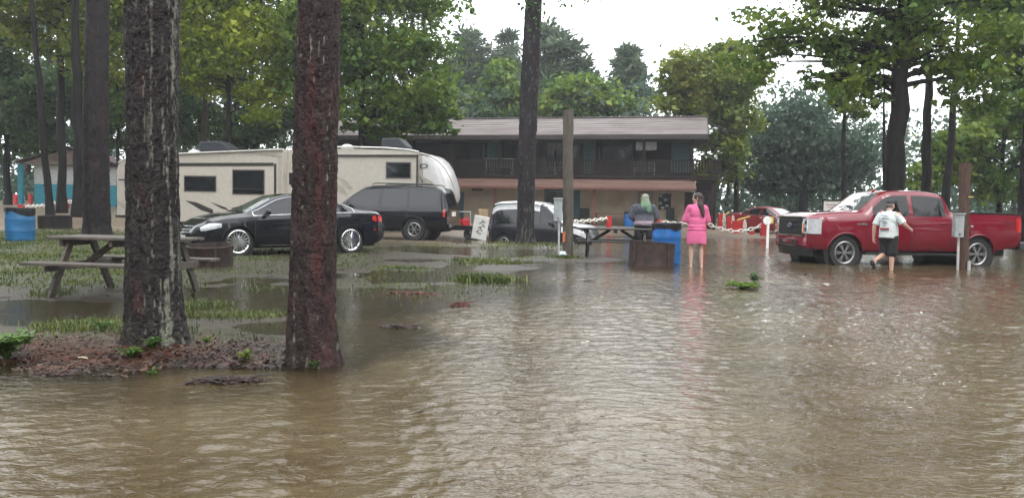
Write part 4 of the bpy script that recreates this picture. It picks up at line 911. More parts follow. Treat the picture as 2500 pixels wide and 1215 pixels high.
pts = [(.1, .43, zl-.2), (.5, .43, zl), (s0, .43, W(s0 and 314, 382)[1])]; MB().tube(pts, .03, 8).build('roof_edge', M_roofw, RV, smooth=60)
def roofbox(u0, v0, u1, v1, m):
    a, zt = W(u0, v0, 1.7); b, zl_ = W(u1, v1, 1.7); L = b-a; h = zt-zl_
    MB().prism([(a, zl_-.1), (a+.03*L, zt-.02), (a+.7*L, zt), (b, zl_+.25*h), (b, zl_-.1)], 1.3, 2.1).build('air_conditioner', m, RV, bevel=.05)
M_acd = mat('ac_dark', (.03, .035, .042), .45); roofbox(497, 346, 572, 366, M_acd); roofbox(938, 338, 1000, 364, M_acd)
for u, v in ((848, 356), (475, 369)):
    s, z = W(u, v, 1.2); MB().ball((s, 1.2, z-.08), (.28, .28, .16)).build('roof_vent', M_capw, RV, smooth=60)
for x in (5.2, 6.2):
    for y, s in ((.65, -1), (2.7, 1)): wheel(RV, x, y, .38, .22, .2, 'wide', s, M_alloy, 8); 
for c in RV.children:
    if c.name.startswith('wheel'): c.location.z = .42
for y in (.9, 2.5): MB().box((sC-2.0, y, .55), (.12, .12, 1.2)).build('landing_leg', M_black, RV)

# ------------------------------------------------------------------ two-storey lodge
A, ex, ey, ra = frame((at(762, 500, 48.4).x, 48.4, 0), (at(1703, 500, 43.0).x, 43.0, 0)); zg = .17
LD = thing('lodge', 'two-storey brown lodge with pinkish shingle roof, balcony and cream ground-floor porch', 'building', (A.x, A.y, zg), ra)
W = lambda u, v, d=0: (lambda q: (q[0], q[1]-zg))(on_wall(u, v, A, ex, ey, d))
M_shing = mat('pink_shingles', (.225, .202, .196), .85, spec=.1, var=.12, vscale=.8, bump=.6, bscale=22, stretch=(.7, 1.6, 1.6), col2=(.14, .122, .117))
M_shing2 = mat('brown_shingles', (.20, .125, .105), .85, spec=.15, var=.15, vscale=1.5, bump=.5, bscale=22, stretch=(.5, 3, 3), col2=(.16, .095, .078))
M_dkwood = mat('dark_brown_boards', (.024, .017, .015), .7, spec=.2, var=.3, vscale=3, bump=.4, bscale=20, stretch=(6, 1, 1)); M_fascia = mat('fascia_dark', (.04, .032, .032), .6)
M_creamw = mat('cream_wall', (.50, .41, .30), .8, var=.10, vscale=1.3); M_teal = mat('teal_paint', (.045, .13, .14), .6, var=.15); M_curt = mat('grey_curtain', (.25, .25, .26), .8, var=.15)
M_darkwin = mat('dark_pane', (.012, .014, .016), .06, coat=.3); M_paper = mat('paper', (.6, .6, .58), .8)
sE = W(1728, 335, 0)[0]; zE = W(1500, 334, 0)[1]; zRdg = W(1450, 288, 4.4)[1]; sL = -.3
def slab(p, th, name, m, par):   # p: 4 corners ccw; thickness downwards
    mb = MB(); q = [Vector(a) for a in p]; dn = Vector((0, 0, -th)); mb.add(q+[a+dn for a in q], [(0, 1, 2, 3), (7, 6, 5, 4), (0, 4, 5, 1), (1, 5, 6, 2), (2, 6, 7, 3), (3, 7, 4, 0)]); return mb.build(name, m, par)
rf = slab([(sL, 0, zE+.12), (sE, 0, zE+.12), (sE, 4.4, zRdg), (sL, 4.4, zRdg)], .10, 'roof', M_shing, LD)
slab([(sL, 8.9, zE+.12), (sL, 4.4, zRdg), (sE, 4.4, zRdg), (sE, 8.9, zE+.12)], .10, 'roof_back', M_shing, LD)
for i in range(9):      # raised shingle courses
    t = (i+.5)/9; y = 4.4*t; z = zE+.12+(zRdg-zE-.12)*t; MB().box(((sL+sE)/2, y, z+.004), (sE-sL-.02, .05, .016)).build('shingle_course', M_shing, rf)
MB().box(((sL+sE)/2, -.02, zE+.0), (sE-sL+.05, .06, .26)).build('fascia', M_fascia, LD); MB().box(((sL+sE)/2, 1.2, zE-.14), (sE-sL, 2.3, .03)).build('soffit', M_fascia, LD)
MB().bar((sE+.02, 0, zE+.02), (sE+.02, 4.4, zRdg-.1), .06, .22).build('barge_board', M_fascia, LD); MB().bar((sL-.02, 0, zE+.02), (sL-.02, 4.4, zRdg-.1), .06, .22).build('barge_board', M_fascia, LD)
MB().box(((sL+sE)/2, 4.4, zRdg+.03), (sE-sL, .3, .05)).build('ridge_cap', M_shing, LD)
zD = W(1450, 426, .6)[1]; zRail = W(1450, 391, .5)[1]; sW = W(1690, 450, 2.4)[0]
zPe = W(1450, 459, 0)[1]
MB().box((sW/2, 5.4, (zE-.1+zD)/2), (sW, 6.0, zE-zD-.1)).build('upper_wall', M_dkwood, LD); MB().box((sW/2, 5.4, zD/2-.02), (sW, 5.98, zD-.05)).build('lower_wall', M_creamw, LD)
mb = MB().prism([(2.4, zE-.1), (8.3, zE-.1), (5.3, zRdg-.15)], -sW+.05, -.05); 
gb = mb.build('gable', M_dkwood, LD); gb.rotation_euler = (0, 0, PI/2); 
MB().box((sW/2+.1, 1.5, zD-.1), (sW+.6, 2.0, .2)).build('balcony_deck', M_dkwood, LD)
pr = slab([(-.2, -.05, zPe+.06), (sW+.25, -.05, zPe+.06), (sW+.05, 1.0, zD+.02), (-.2, 1.0, zD+.02)], .09, 'porch_roof', M_shing2, LD)
for i in range(5):
    t = (i+.5)/5; MB().box((sW/2, -.05+1.05*t, zPe+.06+(zD-.04-zPe)*t+.012), (sW+.25, .04, .025)).build('shingle_course', M_shing2, pr)
MB().box((sW/2, -.06, zPe-.03), (sW+.45, .04, .10)).build('porch_fascia', mat('red_brown_trim', (.16, .06, .045), .6), LD)
# balcony posts, rail, balustrade
for u in (1010, 1104, 1220, 1330, 1450, 1572, 1690):
    s = W(u, 380, .55)[0]; MB().box((s, .55, (zE-.12+zD)/2), (.15, .15, zE-.12-zD)).build('balcony_post', M_dkwood, LD)
sX = W(1752, 400, .5)[0]
MB().box(((sX)/2, .5, zRail), (sX, .12, .07)).build('top_rail', M_dkwood, LD); MB().box((sX/2, .5, zD+.12), (sX, .06, .07)).build('bottom_rail', M_dkwood, LD)
bal = MB(); n_ = int(sX/.16)
for i in range(n_): bal.box((i*.16+.05, .5, (zRail+zD+.1)/2), (.085, .03, zRail-zD-.14))
b_ = bal.build('balusters', M_dkwood, LD); tag(b_, kind='stuff')
# stair landing at the right end
MB().box(((sX+sW)/2, 1.3, zD-.16), (sX-sW, 1.8, .26)).build('landing', M_dkwood, LD); MB().box((sX-.08, .55, (zRail+zD)/2), (.3, .12, zRail-zD)).build('landing_post', M_dkwood, LD)
MB().box((sX-.1, .6, zD/2-.1), (.16, .16, zD-.2)).build('landing_post', M_dkwood, LD)
MB().bar((sX-.1, 1.0, zD-.3), (sW+.15, 1.0, .1), .9, .12).build('stair_stringer', M_dkwood, LD)
for i in range(9):
    t = (i+.5)/9; MB().box((sX-.1+(sW+.25-sX)*t, 1.05, zD-.25-(zD-.3)*t), (.28, 1.0, .05)).build('stair_tread', M_dkwood, LD)
MB().box(((sX+sW)/2+.05, 2.1, zD/2-.15), (sX-sW-.3, .1, zD-.3)).build('stair_backing', M_fascia, LD)
def opening(u0, v0, u1, v1, m, name, d=2.4, fr=None, th=.05):
    a, zt = W(u0, v0, d); b, zl_ = W(u1, v1, d); zl_ = max(zl_, .03); o = MB().box(((a+b)/2, d-th/2, (zt+zl_)/2), (b-a, th, zt-zl_)).build(name, m, LD, bevel=.01)
    if fr: 
        f_ = MB()
        for x in (a, b): f_.box((x, d-th/2-.02, (zt+zl_)/2), (.09, th+.02, zt-zl_+.09))
        for z in (zt, zl_): f_.box(((a+b)/2, d-th/2-.021, z), (b-a-.09, th+.02, .09))
        f_.build('frame', fr, o)
    return o
for u0, u1 in ((1640, 1682), (1425, 1447), (1190, 1213)): opening(u0, 347, u1, 424, M_teal, 'door')
for u0, u1 in ((1112, 1180), (1336, 1412), (1462, 1545), (1235, 1262)): opening(u0, 352, u1, 392, M_darkwin, 'window', fr=M_fascia)
opening(1553, 346, 1603, 367, M_curt, 'curtain', .62, th=.03); opening(1336, 346, 1380, 366, M_curt, 'curtain', 2.2, th=.03)
o = opening(1606, 470, 1640, 514, M_darkwin, 'window', 2.3, fr=M_creamw)
for i, (x, z) in enumerate(((1612, 478), (1625, 488), (1612, 496), (1628, 502), (1618, 507))):
    a, zz = W(x, z, 2.2); MB().box((a, 2.23, zz), (.18, .01, .13)).build('notice', M_paper, o)
o = opening(1332, 462, 1372, 525, M_darkwin, 'window', 2.3, fr=M_teal); opening(1398, 465, 1415, 545, M_teal, 'door'); opening(1560, 470, 1590, 545, M_creamw, 'door', fr=M_curt); opening(1672, 470, 1690, 545, M_fascia, 'door')
opening(1118, 468, 1132, 545, M_teal, 'door'); opening(1152, 460, 1180, 466, M_fascia, 'wall_sign')
for u in (1208, 1450, 1112, 1000): s = W(u, 500, .35)[0]; MB().box((s, .35, (zPe)/2), (.14, .14, zPe)).build('porch_post', mat('red_brown_trim', (.16, .06, .045), .6), LD)
MB().box((sW/2, 1.2, .03), (sW, 2.3, .06)).build('porch_floor', mat('porch_concrete', (.30, .28, .25), .8), LD)
def on_lodge(u, v, d, zloc): 
    s, _ = W(u, v, d); p = A+ex*s+ey*d; return (p.x, p.y, zg+zloc)
# furniture on the balcony and the porch
def slat_bench(u, label, m, wdt=1.5):
    r_ = thing('bench', label, 'bench', on_lodge(u, 410, 1.1, zD), ra, 'white seats on the lodge balcony'); 
    for x in (-wdt/2, wdt/2): MB().box((x, 0, .42), (.09, .5, .84)).build('side_frame', m, r_)
    for z in (.45, .60, .75): MB().box((0, .2, z), (wdt, .03, .07)).build('back_slat', m, r_)
    MB().box((0, 0, .40), (wdt, .45, .05)).build('seat', m, r_); MB().box((0, .05, .9), (wdt+.2, .5, .06)).build('canopy', m, r_)
M_offw = mat('off_white_grey', (.34, .34, .33), .7); slat_bench(1220, 'grey canopied bench on the lodge balcony left of the middle pine', M_offw, 1.6)
def lattice_chair(u, label):
    r_ = thing('chair', label, 'chair', on_lodge(u, 410, 1.0, zD), ra, 'white seats on the lodge balcony'); 
    for x in (-.28, 0, .28): MB().box((x, -.25, .45), (.035, .03, .5)).build('back_bar', M_offw, r_)
    for z in (.25, .42, .58, .7): MB().box((0, -.25, z), (.6, .03, .035)).build('back_bar', M_offw, r_)
    MB().box((0, 0, .4), (.6, .5, .04)).build('seat', M_offw, r_)
    for x in (-.27, .27):
        for y in (-.25, .22): MB().box((x, y, .2), (.04, .04, .4)).build('leg', M_offw, r_)
lattice_chair(1345, 'pale lattice chair on the balcony just right of the middle pine'); lattice_chair(1368, 'pale lattice chair on the balcony touching the wooden post on its left')
lattice_chair(1560, 'pale lattice chair under the grey curtain, left of the pair'); lattice_chair(1586, 'pale lattice chair under the grey curtain, right of the pair')
r_ = thing('chair', 'black high-backed chair beside the porch notice window', 'chair', on_lodge(1640, 530, 1.6, .06), ra+.4)
MB().box((0, 0, .42), (.5, .5, .08)).build('seat', M_black, r_, bevel=.02); MB().box((.0, .25, .78), (.5, .08, .7), (-.15, 0, 0)).build('backrest', M_black, r_, bevel=.03); MB().tube([(0, 0, .05), (0, 0, .4)], .03, 8).build('column', M_black, r_)
for k_ in range(5): MB().bar((0, 0, .06), (math.cos(k_*1.257)*.27, math.sin(k_*1.257)*.27, .03), .04, .04).build('leg', M_black, r_)
for x in (-.27, .27): MB().box((x, .02, .62), (.05, .3, .04)).build('armrest', M_black, r_)
r_ = thing('side_table', 'red-brown wooden table on the lodge porch', 'table', on_lodge(1490, 540, 1.2, .06), ra); M_rb = mat('red_brown_wood', (.20, .085, .05), .6)
MB().box((0, 0, .72), (1.9, .7, .05)).build('table_top', M_rb, r_)
for x in (-.85, .85):
    for y in (-.28, .28): MB().box((x, y, .35), (.08, .08, .70)).build('leg', M_rb, r_)
def barrel(name, label, loc, r_, h, m, liner, tilt=(0, 0), group='blue plastic drums'):
    t = thing(name, label, 'barrel', loc, 0, group); t.rotation_euler = (*tilt, 0)
    pr_ = [(.001, .0), (r_*.93, .0), (r_*.97, .03), (r_*.985, .12), (r_, .3*h), (r_*1.025, .33*h), (r_*1.0, .36*h), (r_, .64*h), (r_*1.025, .67*h), (r_*1.0, .70*h), (r_*.97, .92*h), (r_*.95, .97*h), (r_*.97, h), (r_*.92, h), (r_*.91, .9*h), (r_*.9, .1), (.001, .08)]
    MB().lathe(pr_, 40).build('drum', m, t, smooth=50)
    if liner:
        rows = []; rs = random.Random(len(label)); dr_ = [rs.uniform(.05, .22)*liner for _ in range(12)]
        for k_ in range(49):
            a_ = 2*PI*k_/48; dp = np.interp(k_/48*12, range(13), dr_+dr_[:1]); rr = r_*(1.03+.02*math.sin(9*a_))
            rows.append([(math.cos(a_)*q*rr/1.03, math.sin(a_)*q*rr/1.03, z) for q, z in ((.86, h*.9), (.98, h+.005), (1.03, h+.012), (1.045, h-.02), (1.04, h-dp*.5), (1.03, h-dp))])
        MB().grid(rows).build('bin_liner', M_liner, t, smooth=70)
    return t
q = on_lodge(1535, 540, .7, .06); barrel('drum', 'small blue drum on the lodge porch behind the grey-shirted person', q, .28, .85, M_blue, .6)
r_ = thing('folding_chair', 'black folding chair on the porch left of the red-brown table', 'chair', on_lodge(1425, 540, 1.2, .06), ra); 
MB().box((0, 0, .42), (.6, .5, .06)).build('seat', M_black, r_); MB().box((0, .25, .72), (.6, .05, .6)).build('backrest', M_black, r_)
for x in (-.27, .27): MB().bar((x, -.22, 0), (x, .22, .45), .04, .04).build('leg', M_black, r_); MB().bar((x, .24, 0), (x, -.2, .42), .04, .04).build('leg', M_black, r_)

# ------------------------------------------------------------------ blue and white bathhouse at the left
A, ex, ey, ra = frame((at(36, 480, 44.5).x, 44.5, 0), (at(300, 480, 45.5).x, 45.5, 0)); p_ = A+ex*3; zg2 = .80
BH = thing('bathhouse', 'small white and blue painted bathhouse with gabled porch roof among the pines', 'building', (A.x, A.y, zg2), ra)
W = lambda u, v, d=0: (lambda q: (q[0], q[1]-zg2))(on_wall(u, v, A, ex, ey, d))
M_bw = mat('white_block', (.60, .62, .60), .8, var=.08); M_bb = mat('bright_blue_paint', (.04, .30, .40), .6, var=.1); M_rt = mat('brown_roof', (.10, .06, .055), .7, var=.2)
s0, s1 = W(84, 480, .5)[0], W(300, 480, .5)[0]; zt = W(150, 404, .5)[1]; zm = W(150, 450, .5)[1]
MB().box(((s0+s1)/2, 2.5, (zm+zt)/2), (s1-s0, 4, zt-zm)).build('wall', M_bw, BH); MB().box(((s0+s1)/2, 2.5, zm/2-.1), (s1-s0, 4.01, zm+.2)).build('wall_base', M_bb, BH)
sa, za = W(40, 394, 0); sm_, zm_ = W(165, 357, 0); sr_ = 2*sm_-sa
for xx, yy in (((sa, za), (sm_, zm_)), ((sm_, zm_), (sr_, za))):
    slab([(xx[0], -.4, xx[1]), (xx[0], 5, xx[1]), (yy[0], 5, yy[1]), (yy[0], -.4, yy[1])] if 0 else [(xx[0], -.4, xx[1]), (yy[0], -.4, yy[1]), (yy[0], 5, yy[1]), (xx[0], 5, xx[1])], .10, 'roof', M_rt, BH)
MB().prism([(sa+.3, za-.12), (sr_-.3, za-.12), (sm_, zm_-.14)], -.1, 4.5).build('gable', mat('tan_gable', (.30, .24, .2), .8), BH)
MB().box((W(51, 450, .0)[0], 0, za/2-.1), (.24, .24, za-.1)).build('porch_post', M_bb, BH); MB().box((W(104, 425, .4)[0], .48, 1.2), (.1, .03, .06)).build('wall_lamp', M_black, BH)
MB().box((W(200, 470, .5)[0], .49, 1.0), (.9, .04, 2.0)).build('door', M_bb, BH)
# ------------------------------------------------------------------ campground furniture
def picnic_table(label, x, y, z, L, rot, m, zs=1.0):
    r_ = thing('picnic_table', label, 'picnic table', (x, y, z), rot, 'wooden picnic tables'); h = .76*zs
    for i in range(5):
        o = MB().box((random.uniform(-.012, .012), -.30+i*.15, h-.02), (L, .138, .04)).build('tabletop_plank', m, r_, bevel=.008)
    for s in (-1, 1):
        for j in (0, 1): MB().box((random.uniform(-.012, .012), s*(.60+j*.15), h*.58), (L, .138, .04)).build('bench_plank', m, r_, bevel=.008)
    for x_ in (-L*.36, L*.36):
        for s in (-1, 1): MB().bar((x_, s*.20, h-.04), (x_, s*.62, 0), .05, .10).build('leg', m, r_, bevel=.006)
        MB().box((x_+.055, 0, h*.52), (.045, 1.5, .10)).build('bench_support', m, r_, bevel=.006); MB().box((x_-.055, 0, h-.085), (.045, .68, .09)).build('top_support', m, r_, bevel=.006)
        MB().bar((x_*.95, 0, h*.50), (x_*.2, 0, h-.05), .05, .08).build('brace', m, r_, bevel=.006)
    MB().box((0, 0, h-.085), (.045, .68, .09)).build('top_support', m, r_, bevel=.006)
    return r_
pa = at(282, 573, 10.0)
picnic_table('weathered grey picnic table partly hidden by the lichen streaked pine', -5.27, 10.5, -.02, 1.86, -.14, M_wgrey, 1.06)
pa = at(1503, 556, 20.4)
picnic_table('dark wet picnic table standing in flood water behind the fire ring', pa.x, 20.4, -.03, 2.05, -.05, M_wdark, 1.04)
def fire_ring(label, x, y, z, r_, h, tilt, m=M_rust):
    t = MB().lathe([(r_, 0), (r_, h*.96), (r_+.012, h), (r_-.008, h+.006), (r_-.014, h*.96), (r_-.012, 0)], 56, closed=True)
    for k_ in range(4): a_ = k_*PI/2+.6; t.box((math.cos(a_)*(r_+.006), math.sin(a_)*(r_+.006), h*.5), (.03, .05, h*.9), (0, 0, a_))
    o = t.build('fire_ring', m, None, smooth=40); o.location = (x, y, z); o.rotation_euler = tilt; return tag(o, label, 'fire ring', 'steel fire rings')
q = at(499, 650, 14.6); fire_ring('rusty steel fire ring beside the front of the black sedan', q.x, 14.9, -.03, .41, .47, (.10, .0, 0))
q = at(1592, 650, 17.4); fire_ring('dark steel fire ring in front of the blue drum on the right', q.x, 17.6, -.04, .52, .57, (-.05, .06, 0))
q = at(126, 560, 25); fire_ring('black fire ring on the grass next to the left blue drum', q.x, 25.2, gz(q.x, 25.2)-.03, .47, .46, (.02, 0, 0), mat('sooty_steel', (.018, .017, .018), .7, .2, .3, 7))
q = at(50, 578, 19.4); barrel('drum', 'faded blue plastic drum with black liner at the far left', (q.x, 19.4, gz(q.x, 19.4)-.02), .33, .84, M_blueL, .9)
q = at(1628, 642, 18.3); barrel('drum', 'bright blue drum with black liner between the fire ring and person in pink', (q.x, 18.35, -.03), .335, .98, M_blue, .9, (0, -.02))
def post(label, u, Yd, vtop, wpx, m, boxu, boxv0, boxv1, seed, zb):
    b = at(u, 620, Yd); k = kpx(Yd); tp = at(u, vtop, Yd); r_ = thing('utility_post', label, 'post', (b.x, Yd, zb), 0, 'wooden power posts'); h = tp.z-zb; R_ = wpx/2/k
    rs = random.Random(seed); zz = np.linspace(0, h, 9); lean = (at(u+3, vtop, Yd).x-b.x)*0
    MB().tube([(rs.uniform(-.01, .01)+tp.x*z/h-b.x*z/h, 0, z) for z in zz], [R_*rs.uniform(.95, 1.06) for z in zz], 14).build('pole', m, r_, smooth=60)
    c0 = at(boxu[0], boxv0, Yd); c1 = at(boxu[1], boxv1, Yd); bw = c1.x-c0.x; bh = c0.z-c1.z; cx = (c0.x+c1.x)/2-b.x; cz = (c0.z+c1.z)/2-zb
    bx_ = MB().box((cx, -R_-.02, cz), (bw, .13, bh)).build('meter_box', M_steel, r_, bevel=.012)
    MB().box((cx, -R_-.092, cz-.06), (bw*.9, .012, bh*.78)).build('meter_door', M_steel, bx_, bevel=.004); MB().box((cx, -R_-.105, cz-bh*.38), (.03, .012, .04)).build('latch', M_black, bx_)
    MB().box((cx, -R_-.03, cz+bh/2+.02), (bw+.03, .16, .035)).build('box_hood', M_steel, bx_, bevel=.006)
    MB().tube([(cx+.03, -R_-.01, cz-bh/2), (cx+.05, -R_-.01, -.02)], .028, 10).build('conduit', mat('pvc_grey', (.42, .42, .41), .5), r_, smooth=60)
    return r_, R_, h, b
r_, R_, h, b = post('bare wooden power post with grey meter box right of the middle pine', 1387, 20.2, 270, 25, M_postw, (1352, 1371), 487, 539, 3, gz(at(1387, 620, 20.2).x, 20.2)-.03)
MB().box((-.13, -.17, .55), (.07, .05, .26)).build('orange_tag', mat('orange_plastic', (.50, .14, .05), .5), r_)
r_, R_, h, b = post('brown wooden power post with grey meter box before the red pickup bed', 2355, 18.1, 398, 24, M_postb, (2321, 2341), 524, 578, 4, -.14)
z_ = at(2355, 481, 18.1).z+.14; MB().lathe([(R_*1.05, -.01), (R_*1.12, .0), (R_*1.05, .012)], 16, 'z', (0, 0, z_)).build('yellow_band', mat('yellow_twine', (.55, .42, .12), .7), r_); MB().tube([(.03, -R_-.03, 0), (.03, -R_-.03, .35)], .035, 8).build('conduit_stub', MATS['pvc_grey'], r_)
for dz in (1.15, 1.5): MB().ball((R_*1.0, -.03, dz), (.04, .04, .025)).build('insulator', M_steel, r_)
q = on_z(1366, 626, .02); o = MB().lathe([(.001, 0), (.09, 0), (.10, .02), (.10, .13), (.085, .16), (.03, .17), (.03, .2), (.001, .2)], 24, 'x').build('plastic_jug', mat('pale_blue_plastic', (.45, .55, .58), .4), None, smooth=40); o.location = (q.x, q.y, .06); tag(o, 'small pale plastic jug lying at the foot of the bare power post', 'jug')
# ---- red posts and white chains
def red_post(label, u, v, Yd, h=.75, wd=.2, zb=None):
    p = at(u, v, Yd); zz = gz(p.x, Yd)-.05 if zb is None else zb
    o = MB().box((0, 0, h/2), (wd, wd, h)).box((0, 0, h+.012), (wd*1.06, wd*1.06, .03)).build('fence_post', M_redpost, None, bevel=.015); o.location = (p.x, Yd, zz); tag(o, label, 'post', 'red posts of the white chain fence'); return Vector((p.x, Yd-.0, zz+h*.92))
M_chain = mat('white_chain_paint', (.66, .64, .58), .6, var=.2, vscale=12)
LINK = None
def chain(label, P, Q, sag, n_=None, sc=1.0):
    global LINK
    r_ = thing('chain', label, 'chain', P, 0, 'white chains of the red post fence'); D = Q-P; n_ = n_ or max(3, int(D.length/.24/sc))
    if LINK is None:
        pts = [(math.cos(t)*.155*(1 if abs(math.cos(t)) < .99 else 1), math.sin(t)*.075, 0) for t in np.linspace(0, 2*PI, 17)[:-1]]; mb = MB().tube(pts, .034, 7, closed=True); o = mb.build('link', M_chain, r_, smooth=70); LINK = o.data; bpy.data.objects.remove(o)
    for i in range(n_):
        t = (i+.5)/n_; c = D*t-Vector((0, 0, sag*4*t*(1-t))); dd = D/n_-Vector((0, 0, sag*4*(1-2*t)/n_)); o = link('link', LINK, None, r_); o.location = c
        q_ = dd.to_track_quat('X', 'Z').to_euler(); o.rotation_euler = q_; o.rotation_euler.rotate_axis('X', 1.2 if i % 2 else .1); o.scale = (sc,)*3
    return r_
a0 = red_post('red fence post at the far left behind the blue drum', 38, 480, 50, .72, zb=.72); b0 = red_post('red fence post right of the bathhouse porch column', 74, 480, 49, .75, zb=.74)
c0 = red_post('red fence post standing between the left blue drum and the large pine', 160, 500, 41, .9, .27, zb=.36)
p = at(85, 528, 36); d0 = red_post('red fence post hidden behind the left blue drum', 52, 530, 36, .62, .22, zb=.30)
chain('white chain sagging from the blue drum to the left red post', d0, c0, .12); e0 = red_post('red fence post tucked behind the large pine', 232, 510, 40, .7, .22, zb=.3); chain('white chain running from the left red post behind the large pine', c0, e0, .10)
p1 = red_post('red fence post on the lodge lawn above the dark picnic table', 1487, 540, 41, .72, .27, zb=.10); pz = red_post('red fence post mostly hidden by the bare power post', 1395, 545, 39, .62, .22, zb=.0)
chain('white chain left of the red post above the dark picnic table', pz, p1, .05)
p2 = red_post('red fence post directly behind the person in pink', 1718, 545, 38, .75, .25, zb=.02); p3 = red_post('red fence post right of the person in pink before the red car', 1864, 545, 38, .72, .25, zb=-.06)
chain('white chain sagging between the person in pink and the next red post', p2, p3, .40); p25 = at(1640, 552, 39.5); px_ = red_post('red fence post hidden by the blue drum', 1612, 545, 40, .6, .22, zb=.1); chain('short white chain end left of the person in pink', px_, p2, .12)
p4 = red_post('nearer red post left of the sagging chain low point', 1802, 540, 40, .72, .5, zb=.0); p5 = red_post('low red stub under the sagging chain', 1836, 570, 39, .3, .22, zb=-.06)
p6 = red_post('leftmost of the clustered red posts behind the person in pink', 1742, 520, 44, .85, .2, zb=.1); p7 = red_post('second clustered red post, wrapped in white chain', 1762, 520, 43, .95, .34, zb=.1); p8 = red_post('third clustered red post, wrapped in white chain', 1784, 520, 42.5, .85, .34, zb=.08)
p9 = red_post('small red post seen over the wide red post', 1806, 515, 46, .9, .2, zb=.12)
def hang(label, P, h): chain(label, P+Vector((.08, -.2, .05)), P+Vector((.1, -.22, -h)), 0, 4, .95)
hang('white chain hanging down the second clustered red post', p7, .72); hang('white chain hanging down the third clustered red post', p8, .66); hang('white chain hanging down the wide red post', p4+Vector((.18, -.1, 0)), .55)
M_yel = mat('yellow_paint', (.60, .46, .10), .5)
def bar(label, u0, v0, u1, v1, Yd, r_=.05):
    a_, b_ = at(u0, v0, Yd), at(u1, v1, Yd); o = MB().bar((0, 0, 0), b_-a_, .14, .07).build('barrier_arm', M_yel, None, bevel=.01); o.location = a_; tag(o, label, 'barrier', 'yellow barrier arms'); 
bar('tilted yellow barrier arm above the clustered red posts', 1762, 532, 1780, 517, 43); bar('long yellow barrier arm resting on the wide red post', 1800, 537, 1831, 528, 40.2)
pw = on_z(1873, 610, -.06); t = thing('marker_post', 'white post with round white head at the red pickup grille', 'post', (pw.x, pw.y, -.1), 0)
hh = at(1880, 539, pw.y).z+.1; MB().tube([(0, 0, 0), (0, 0, hh)], .045, 12).build('pole', M_white, t); MB().lathe([(.001, -.03), (.13, -.03), (.15, 0), (.13, .03), (.001, .03)], 28, 'y', (-.03, 0, hh)).build('round_head', M_white, t, smooth=50); MB().box((.13, .02, hh+.02), (.1, .06, .22)).build('yellow_reflector', M_yel, t, bevel=.01)
# small notice board behind the pickup
q = at(2030, 500, 44); t = thing('notice_board', 'small white notice board behind the red pickup windscreen', 'sign', (q.x, 44, gz(q.x, 44)-.02), 0); hz = q.z-gz(q.x, 44)
MB().box((0, 0, hz-.05), (.95, .05, .6)).build('panel', M_white, t); MB().box((0, -.02, hz+.28), (1.1, .06, .09)).build('top_frame', M_dkwood, t); MB().box((-.5, -.02, hz-.02), (.07, .06, .62)).build('side_frame', M_dkwood, t)
for x in (-.42, .42): MB().box((x, .06, hz/2), (.09, .07, hz)).build('leg', M_dkwood, t)
MB().box((0, -.03, hz+.02), (.6, .006, .05)).box((0, -.03, hz-.12), (.5, .006, .04)).build('lettering', mat('faint_red_print', (.4, .2, .2), .7), t)
# ------------------------------------------------------------------ people (face +y, their right is +x)
M_skin = mat('skin_light', (.50, .30, .23), .5, var=.06, vscale=5); M_skin2 = mat('skin_tan', (.42, .24, .18), .5, var=.06, vscale=5)
def remesh(mb, name, m, parent, vox, sm=4, wr=0, wscale=.12):
    o = mb.build(name, m, parent, fix=True); r_ = o.modifiers.new('remesh', 'REMESH'); r_.mode = 'VOXEL'; r_.voxel_size = vox; r_.use_smooth_shade = True
    s = o.modifiers.new('smooth', 'SMOOTH'); s.factor = .5; s.iterations = sm
    dg = bpy.context.evaluated_depsgraph_get(); dg.update(); me = bpy.data.meshes.new_from_object(o.evaluated_get(dg), depsgraph=dg)
    o.modifiers.clear(); o.data = me
    if wr:
        n_ = len(me.vertices); co = np.empty(n_*3, np.float32); me.vertices.foreach_get('co', co); co = co.reshape(-1, 3); nn = np.empty(n_*3, np.float32); me.vertices.foreach_get('normal', nn); nn = nn.reshape(-1, 3)
        f_ = fbm(co[:, 0]/wscale+.6*co[:, 2]/wscale, co[:, 1]/wscale, co[:, 2]/wscale*1.7, 3, 5); f_ = 1-np.abs(f_)*2.4
        co = co+nn*(f_*wr)[:, None]; me.vertices.foreach_set('co', co.ravel()); me.update()
    me.shade_smooth(); return o
def hand(mb, wr, d, pn, thumb, s=1.0, curl=.5):
    """wr wrist, d along the fingers, pn palm normal, thumb: side vector"""
    d = Vector(d).normalized(); pn = Vector(pn).normalized(); t = Vector(thumb).normalized(); wr = Vector(wr)
    c = wr+d*.05*s; mb.cap(wr+d*.01, c+t*.012+d*.02, .020*s, .026*s, 8); mb.cap(wr+d*.01, c-t*.014+d*.02, .019*s, .022*s, 8)
    for i, L_ in enumerate((.062, .070, .066, .052)):
        o = t*(.028-.0185*i)*s; k0 = c+d*.038*s+o; k1 = k0+(d*math.cos(curl*.6)+pn*math.sin(curl*.6))*L_*.55*s; k2 = k1+(d*math.cos(curl*1.5)+pn*math.sin(curl*1.5))*L_*.5*s
        mb.cap(k0, k1, .0092*s, .0085*s, 7); mb.cap(k1, k2, .0085*s, .007*s, 7)
    a = wr+d*.025*s+t*.022*s; b_ = a+(d*.6+t*.75+pn*.25)*.038*s; mb.cap(a, b_, .012*s, .010*s, 7); mb.cap(b_, b_+(d*.9+pn*.3)*.03*s, .010*s, .008*s, 7)
